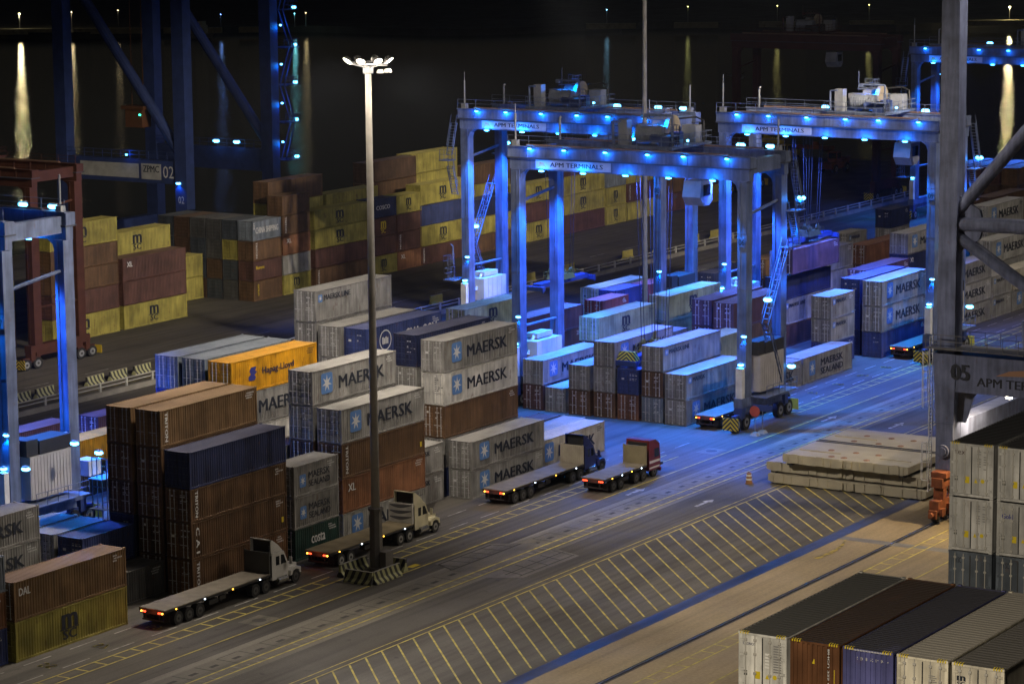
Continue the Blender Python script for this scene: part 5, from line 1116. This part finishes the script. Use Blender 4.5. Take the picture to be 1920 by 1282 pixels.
# second block
st(257.2,167.5,'the olive column at the foot of the rear gantry',[('maroon',SD,None),('pale',SD,None),('pale',SD,'msc')], g=g2)
st(269.6,167.2,'the long purple pair between gantry legs',[('maroon',SD,None),('purple',SD,None)], g=g2)
st(284.9,166.4,'the short red pair behind the gantry legs',[('maroon',SD,None),('red',SD,None)],6.058, g=g2)
st(299.0,168.2,'the red pair behind the slim mast',[('red',SD,None),('red',SD,None)], g=g2)
st(293.0,171.8,'the pale olive pair near the rear rail',[('pale',SD,None),('pale',SD,None)], g=g2)
st(292.6,169.0,'the short blue pair wedged beside the olive roof',[('blue',SD,None),('blue',SD,None)],6.058, g=g2)
st(186.2,165.1,'the amber pair right of the left gantry leg',[('tan',SD,None),('yellow',SD,None)], g=g2)
st(186.0,172.3,'the maroon pair behind the white power box',[('maroon',SD,None),('maroon',SD,None)], g=g2)
st(200.4,171.0,'the dark pair peeping over the brown stack',[('navy',SD,None),('purple',SD,None)],6.058, g=g2)
st(326.8,177.4,'a lone box near the rear rail',[(G,SD,'msmall')], g=g2)
st(327.5,174.5,'a lone flat box in front of the rear rail, blue',[('blue',SD,None)], g=g2)
st(325.5,166.0,'the tan-roofed pair right of the gantry stairs',[('brown',SD,None),('tan',SD,None)], g=g2)
st(340.0,168.5,'the blue-roofed pair near the rear rail at right',[('navy',SD,None),('blue',SD,None)], g=g2)
st(344.2,160.6,'the rust pair left of the blue-lit doors',[('maroon',SD,None),('rust',SD,None)], g=g2)
st(354.0,168.0,'the short grey pair near the rear rail at right',[('dbrown',SD,None),(G,SD,'msmall')],6.058, g=g2)
st(362.0,165.2,'the short dark column left of the grey crane leg',[(G,SD,None),(G,SD,None),('navy',SD,None)],6.058, g=g2)
for i in range(4): st(398,161.5+2.9*i,f'dark column {["nearest","next past","third past","farthest past"][i]} the upper brace, right edge',[('dbrown',SD,None),('dbrown',SD,None),('dbrown',SD,None),('maroon' if i else 'brown',SD,None)], g=g2, detail=1)
# rear yard, front row
def rr(x, desc, items, L=12.192, y=222.7): st(x, y, desc, items, L, g3, 1)
rr(253.4,'the tall yellow and brown stack at left',[('msc',HC,'msc'),('maroon',HC,None),('brown',SD,None),('brown',SD,None),('msc',HC,'msc')])
rr(266.4,'the wide rear stack right of the orange gantry',[('msc',HC,'msc'),('maroon',HC,None),('maroon',HC,'kbox')])
rr(267.3,'the stack rising behind the wide rear stack',[('maroon',HC,None),('brown',HC,None),('brown',SD,None),('msc',HC,'msc')], y=225.8)
rr(269.2,'the brown stack showing behind the yellow lid',[('maroon',HC,None),('brown',HC,None),('brown',HC,None)], y=228.7)
rr(280.0,'the yellow pair in the gap of the rear row',[('msc',HC,None),('msc',HC,None)], y=230.8)
rr(238.5,'the dark stack behind the orange gantry legs',[('maroon',SD,None),('dbrown',SD,None),('msc',SD,None),('dbrown',SD,None)], y=226.0)
rr(226.0,'the rear yard stack at far left',[('msc',SD,None),('dbrown',SD,None),('maroon',SD,None),('msc',SD,None)], y=223.0)
rr(292.4,'the rear corner stack with the pale lettered box',[('brown',SD,'verty'),('maroon',SD,'florens'),('brown',SD,'vert'),('steel',SD,'china')],6.058)
rr(298.8,'the short five-high rear stack',[('msc',SD,'msc'),('lgrey',SD,None),('orange',SD,'kbox'),('brown',SD,'vert'),('brown',SD,None)],6.058)
rr(305.9,'the rear stack with two yellow boxes, left of the mast',[('brown',SD,'vert'),('maroon',SD,None),('msc',SD,'msc'),('msc',SD,'msc')])
rr(319.0,'the dark-blue-lidded rear stack right of the mast',[('msc',SD,'msc'),('maroon',SD,None),('maroon',SD,'mscy'),('navy',SD,'cosco')],6.058)
rr(325.2,'the rear stack with an orange foot',[('orange',SD,'kbox'),('maroon',SD,'vert'),('maroon',SD,None),('msc',SD,'msc')],6.058)
rr(331.0,'the rear stack with a bright blue box inside',[('maroon',SD,'vert'),('msc',HC,'msc'),('blue',HC,None),('msc',HC,'msc')])
rr(343.8,'the rear stack hidden behind the blue ladder leg',[('brown',SD,None),('msc',SD,None),('navy',SD,None)])
rr(356.8,'the rear stack between two blue legs',[('msc',HC,'msc'),('maroon',HC,None),('msc',HC,'msc')])
rr(369.8,'the rear stack framed by the gantry opening',[('maroon',HC,None),('msc',HC,'msc'),('msc',HC,'msc'),('maroon',SD,None)])
rr(382.6,'the short rear stack with a blue-grey lid',[('msc',HC,'msc'),('msc',HC,'msc'),('steel',HC,None)],6.058)
rr(389.2,'the rear stack left of the slim mast',[('msc',HC,None),('maroon',HC,'vert'),('msc',HC,None)])
rr(402.2,'the rear stack behind the slim mast',[('maroon',HC,None),('brown',HC,None),('maroon',HC,None)],6.058)
rr(409.0,'the last rear pair before the right gantry',[('msc',HC,'msc'),('maroon',HC,None)])
for i, (cols, n) in enumerate(((('char','slate','msc','slate'),'nearest'),(('slate','dbrown','char','char'),'second'),(('dbrown','slate','slate','char'),'third'),(('slate','dbrown','dbrown','dbrown'),'fourth'),(('char','slate','slate','slate'),'fifth'))):
    rr(292.5,f'the rear corner door column, {n} back',[(c,SD,None) for c in cols], 6.058, 222.7+2.62*(i+1))
for x, y, L, cols, d in ((300.2,226.0,12.192,('brown','msc','brown','msc','brown'),'the deep rear row behind the five-high stack'),(313.5,226.2,12.192,('msc','brown','brown','msc'),'the deep rear row showing a yellow roof'),(326.5,228.5,12.192,('msc','brown','maroon','brown','dbrown'),'the tall deep rear row left of the blue ladder leg'),(339.5,230.0,12.192,('msc','msc','brown','msc','msc'),'the tallest deep rear row, yellow'),(352.5,229.0,12.192,('msc','brown','msc','brown'),'the deep rear row behind the blue legs'),(382.0,228.0,12.192,('brown','msc','maroon','maroon'),'the deep rear row behind the gantry opening')):
    rr(x, d, [(c, HC, None) for c in cols], L, y)

# ------------------------------------------------------------------ containers on the ship
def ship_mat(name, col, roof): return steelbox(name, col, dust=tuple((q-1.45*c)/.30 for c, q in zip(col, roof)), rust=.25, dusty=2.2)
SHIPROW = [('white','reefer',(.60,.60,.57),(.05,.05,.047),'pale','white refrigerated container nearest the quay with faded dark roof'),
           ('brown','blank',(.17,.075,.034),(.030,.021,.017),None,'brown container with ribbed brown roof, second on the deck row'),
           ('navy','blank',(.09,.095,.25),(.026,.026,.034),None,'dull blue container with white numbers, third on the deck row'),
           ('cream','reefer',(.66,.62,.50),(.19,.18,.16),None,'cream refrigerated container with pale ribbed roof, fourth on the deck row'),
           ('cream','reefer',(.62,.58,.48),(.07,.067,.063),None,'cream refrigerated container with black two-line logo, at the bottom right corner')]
def corner_marks(r, L, H):
    b = MB()
    for s in (-1, 1):
        for i in range(4):
            y = s*(CW/2-.09)-s*i*.12; b.box(-L/2-.026, -L/2-.021, min(y, y-s*.06), max(y, y-s*.06), H-.11, H-.01); b.box(-L/2+.02, -L/2+.14, min(y, y-s*.06), max(y, y-s*.06), H+.002, H+.006)
    b.build('corner_marking', flat('bright_yellow', (.62,.48,.02), .5), r)
def reefer_end(r, L, H, mat, sticks=True):
    """gasket bars, hinges and warning stickers of a refrigerated container's door end"""
    b = MB(); x = -L/2
    for y in (-.85, -.38, .38, .85): b.tube((x-.015, y, .15), (x-.015, y, H-.12), .026, 6); [b.box(x-.04, x+.02, y-.07, y+.07, z-.05, z+.05) for z in (.3, 1.0, 1.9, H-.35)]
    b.build('locking_bar', paint('dull_bar', (.40,.39,.36), .45), r)
    b = MB(); b.box(x-.006, x+.004, -.03, .03, .2, H-.2); b.build('door_seal', SEAL, r)
    if sticks:
        b = MB(); b.poly([(x+.014,.42,.75),(x+.014,.12,.75),(x+.014,.12,1.1),(x+.014,.42,1.1)]); b.poly([(x+.014,-.14,.80),(x+.014,-.34,.80),(x+.014,-.24,1.02)])
        b.poly([(x+.014,-.62+.11*math.cos(a),.92+.11*math.sin(a)) for a in [2*PI*i/12 for i in range(12)]]); b.build('warning_sticker', flat('bright_yellow', (.62,.48,.02), .5), r)
        b = MB(); b.poly([(x+.0145,.95,.85),(x+.0145,.78,.85),(x+.0145,.78,1.08),(x+.0145,.95,1.08)]); b.build('dark_plate', flat('plate_dark', (.05,.055,.045), .6), r)
def shipbox(x, y, z, L, H, typ, m, label):
    r = thing('shipping_container', label, 'container', (x+L/2, y+CW/2, z), 0, g4)
    link(body_mesh(L, H, typ), 'body', m, r); link(frame_mesh(L, H), 'frame', m, r)
    if typ != 'blank':
        for sd in (-1, 1): link(door_mesh(H, sd, L, 'reefer'), 'door', m, r)
    return r
SL, SX = 12.9, 113.0
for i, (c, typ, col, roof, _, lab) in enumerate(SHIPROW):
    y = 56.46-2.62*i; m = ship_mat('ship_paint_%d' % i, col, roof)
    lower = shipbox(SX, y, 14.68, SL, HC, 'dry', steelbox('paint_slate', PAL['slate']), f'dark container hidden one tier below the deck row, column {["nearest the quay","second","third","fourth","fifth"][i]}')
    r = shipbox(SX, y, 17.59, SL, HC, typ, m, lab); corner_marks(r, SL, HC); xe = -SL/2+.013
    if typ == 'reefer': reefer_end(r, SL, HC, m, i == 0)
    if i == 0:
        lettering(r, 'CRONOS', (xe, 1.0, 2.28), .62, .13, INKB if False else flat('slate_lettering', (.05,.06,.12)), 'E'); b = MB()
        for k in range(5): b.poly([(xe,-.12,1.9-k*.15),(xe,-.36,1.9-k*.15),(xe,-.36,2.0-k*.15),(xe,-.12,2.0-k*.15)])
        b.build('paper_notice', flat('paper_white', (.7,.7,.68), .6), r); b = MB()
        for k in range(11): b.poly([(xe,-.55,2.35-k*.12),(xe,-.95,2.35-k*.12),(xe,-.95,2.41-k*.12),(xe,-.55,2.41-k*.12)])
        b.build('data_print', flat('grey_print', (.2,.2,.2), .6), r)
    elif i == 1:
        xb = -SL/2+.026; b = MB(); b.poly([(xb,.14,1.85),(xb,-.06,1.85),(xb,.04,2.1)]); b.build('warning_sticker', flat('bright_yellow', (.62,.48,.02), .5), r)
        lettering(r, 'BHCU 325 0176', (xb, -.72, 2.62), 2.2, .085, INKW, 'EV'); b = MB(); b.poly([(xb,-.95,.4),(xb,-1.04,.4),(xb,-1.04,1.7),(xb,-.95,1.7)]); b.build('yellow_strip', flat('bright_yellow', (.62,.48,.02), .5), r)
    elif i == 2:
        xb = -SL/2+.026; lettering(r, 'SE08 521994 4', (xb, .55, 2.35), 1.6, .14, INKW, 'E', bold=0); b = MB()
        for k in range(26): y2 = .92-k*.075; b.box(-SL/2-.008, -SL/2+.003, y2-.045, y2, HC-.13, HC-.07)
        b.build('vent_slot', INKW, r)
    elif i == 3:
        b = MB()
        for k in range(5): b.poly([(xe,-.3,2.1-k*.09),(xe,-.6-.08*(k % 2),2.1-k*.09),(xe,-.6-.08*(k % 2),2.14-k*.09),(xe,-.3,2.14-k*.09)])
        b.build('data_print', flat('grey_print', (.2,.2,.2), .6), r)
    else:
        lettering(r, 'm', (xe, 1.0, 2.1), .42, .22, INK, 'E', bold=.05); lettering(r, 'SC', (xe, .98, 1.86), .38, .2, INK, 'E', bold=.04)
TX, TL = 137.5, 12.192
for j, yy in enumerate((56.78, 54.1, 51.4)):
    zz = 13.32
    for i in range(4):
        if i < 2: cc = ('paint_slate', PAL['slate']); 
        r = shipbox(TX, yy, zz, TL, HC, 'reefer' , steelbox('paint_slate2', (.10,.12,.15)) if i < 2 else ship_mat('ship_white', (.46,.46,.45), (.022,.022,.023)), f'{"dark blue-grey" if i < 2 else "white refrigerated"} ship container, {["lowest","third from top","second from top","topmost"][i]} in the deck column {["beside the crane bogie","second from the crane bogie","at the right edge"][j]}')  # the two lower tiers get a darker blue-grey tone
        reefer_end(r, TL, HC, None, i > 1); xe = -TL/2+.013
        if i == 3:
            corner_marks(r, TL, HC)
            if j == 0: lettering(r, 'tex', (xe, .95, 2.25), .58, .24, flat('brown_black_lettering', (.06,.03,.025)), 'E', bold=0)
        if i == 2 and j == 1: lettering(r, 'Gold', (xe, .95, 2.0), .62, .26, flat('deep_blue_emblem', (.03,.035,.20)), 'E', shear=.1)
        if i >= 2:
            b = MB()
            for k in range(8):
                for q in (0, 1):
                    if (k+q+i) % 5: b.poly([(xe,-.3-.35*q,2.45-k*.13),(xe,-.52-.35*q,2.45-k*.13),(xe,-.52-.35*q,2.5-k*.13),(xe,-.3-.35*q,2.5-k*.13)])
            b.build('data_print', flat('grey_print', (.2,.2,.2), .6), r)
        if i == 1: lettering(r, 'm SC', (xe, .9, 2.25), .4, .3, INK, 'E', bold=.03)
        zz += HC+.014

# ------------------------------------------------------------------ night sky, moonless glow, render settings
wd = bpy.data.worlds.new('World'); S.world = wd; wd.use_nodes = True; nt = wd.node_tree
sk = nt.nodes.new('ShaderNodeTexSky'); sk.sky_type = 'NISHITA'; sk.sun_disc = False; sk.sun_elevation = math.radians(-5.0); sk.sun_rotation = math.radians(20)
nt.links.new(sk.outputs[0], nt.nodes['Background'].inputs[0]); nt.nodes['Background'].inputs[1].default_value = .18
sl = bpy.data.lights.new('moon', 'SUN'); sl.energy = .012; sl.angle = math.radians(20); sl.color = (1,.93,.82); so = bpy.data.objects.new('moon', sl); C.objects.link(so)  # no moon: added faint warm fill from the quay side
so.rotation_euler = Vector((.35,.75,-.8)).to_track_quat('-Z', 'Y').to_euler()
g = MB(); g.box(-600, 4600, -2600, 4600, -9, 330); HZ = struct('haze', g, flat('haze_surface', (.5,.5,.5)), 'stuff')  # added thin volume that lifts the blacks and imitates lens glare
_hm = bpy.data.materials.new('night_air'); _hm.use_nodes = True; _nt = _hm.node_tree; _nt.nodes.remove(_nt.nodes['Principled BSDF'])
_v = _nt.nodes.new('ShaderNodeVolumePrincipled'); _v.inputs['Density'].default_value = .000045; _v.inputs['Color'].default_value = (.70,.80,1.,1); _nt.links.new(_v.outputs[0], _nt.nodes['Material Output'].inputs['Volume'])
HZ.material_slots[0].material = _hm
S.view_settings.view_transform = 'Standard'; S.view_settings.look = 'None'; S.view_settings.exposure = 0; S.view_settings.gamma = 1
cy = S.cycles
try:
    cy.use_denoising = True; cy.denoiser = 'OPENIMAGEDENOISE'; cy.max_bounces = 4; cy.diffuse_bounces = 2; cy.glossy_bounces = 2; cy.transmission_bounces = 1; cy.sample_clamp_indirect = 2.0; cy.sample_clamp_direct = 0; cy.caustics_reflective = False; cy.caustics_refractive = False; cy.use_light_tree = True
except Exception as e: print('cycles', e)
dups = {k: v for k, v in LABELS.items() if len(v) > 1}
bad = {k for k in LABELS if not 4 <= len(k.split()) <= 16}
print('LABELS', len(LABELS), 'DUP', dups)
for k in bad: print('BAD', len(k.split()), k)
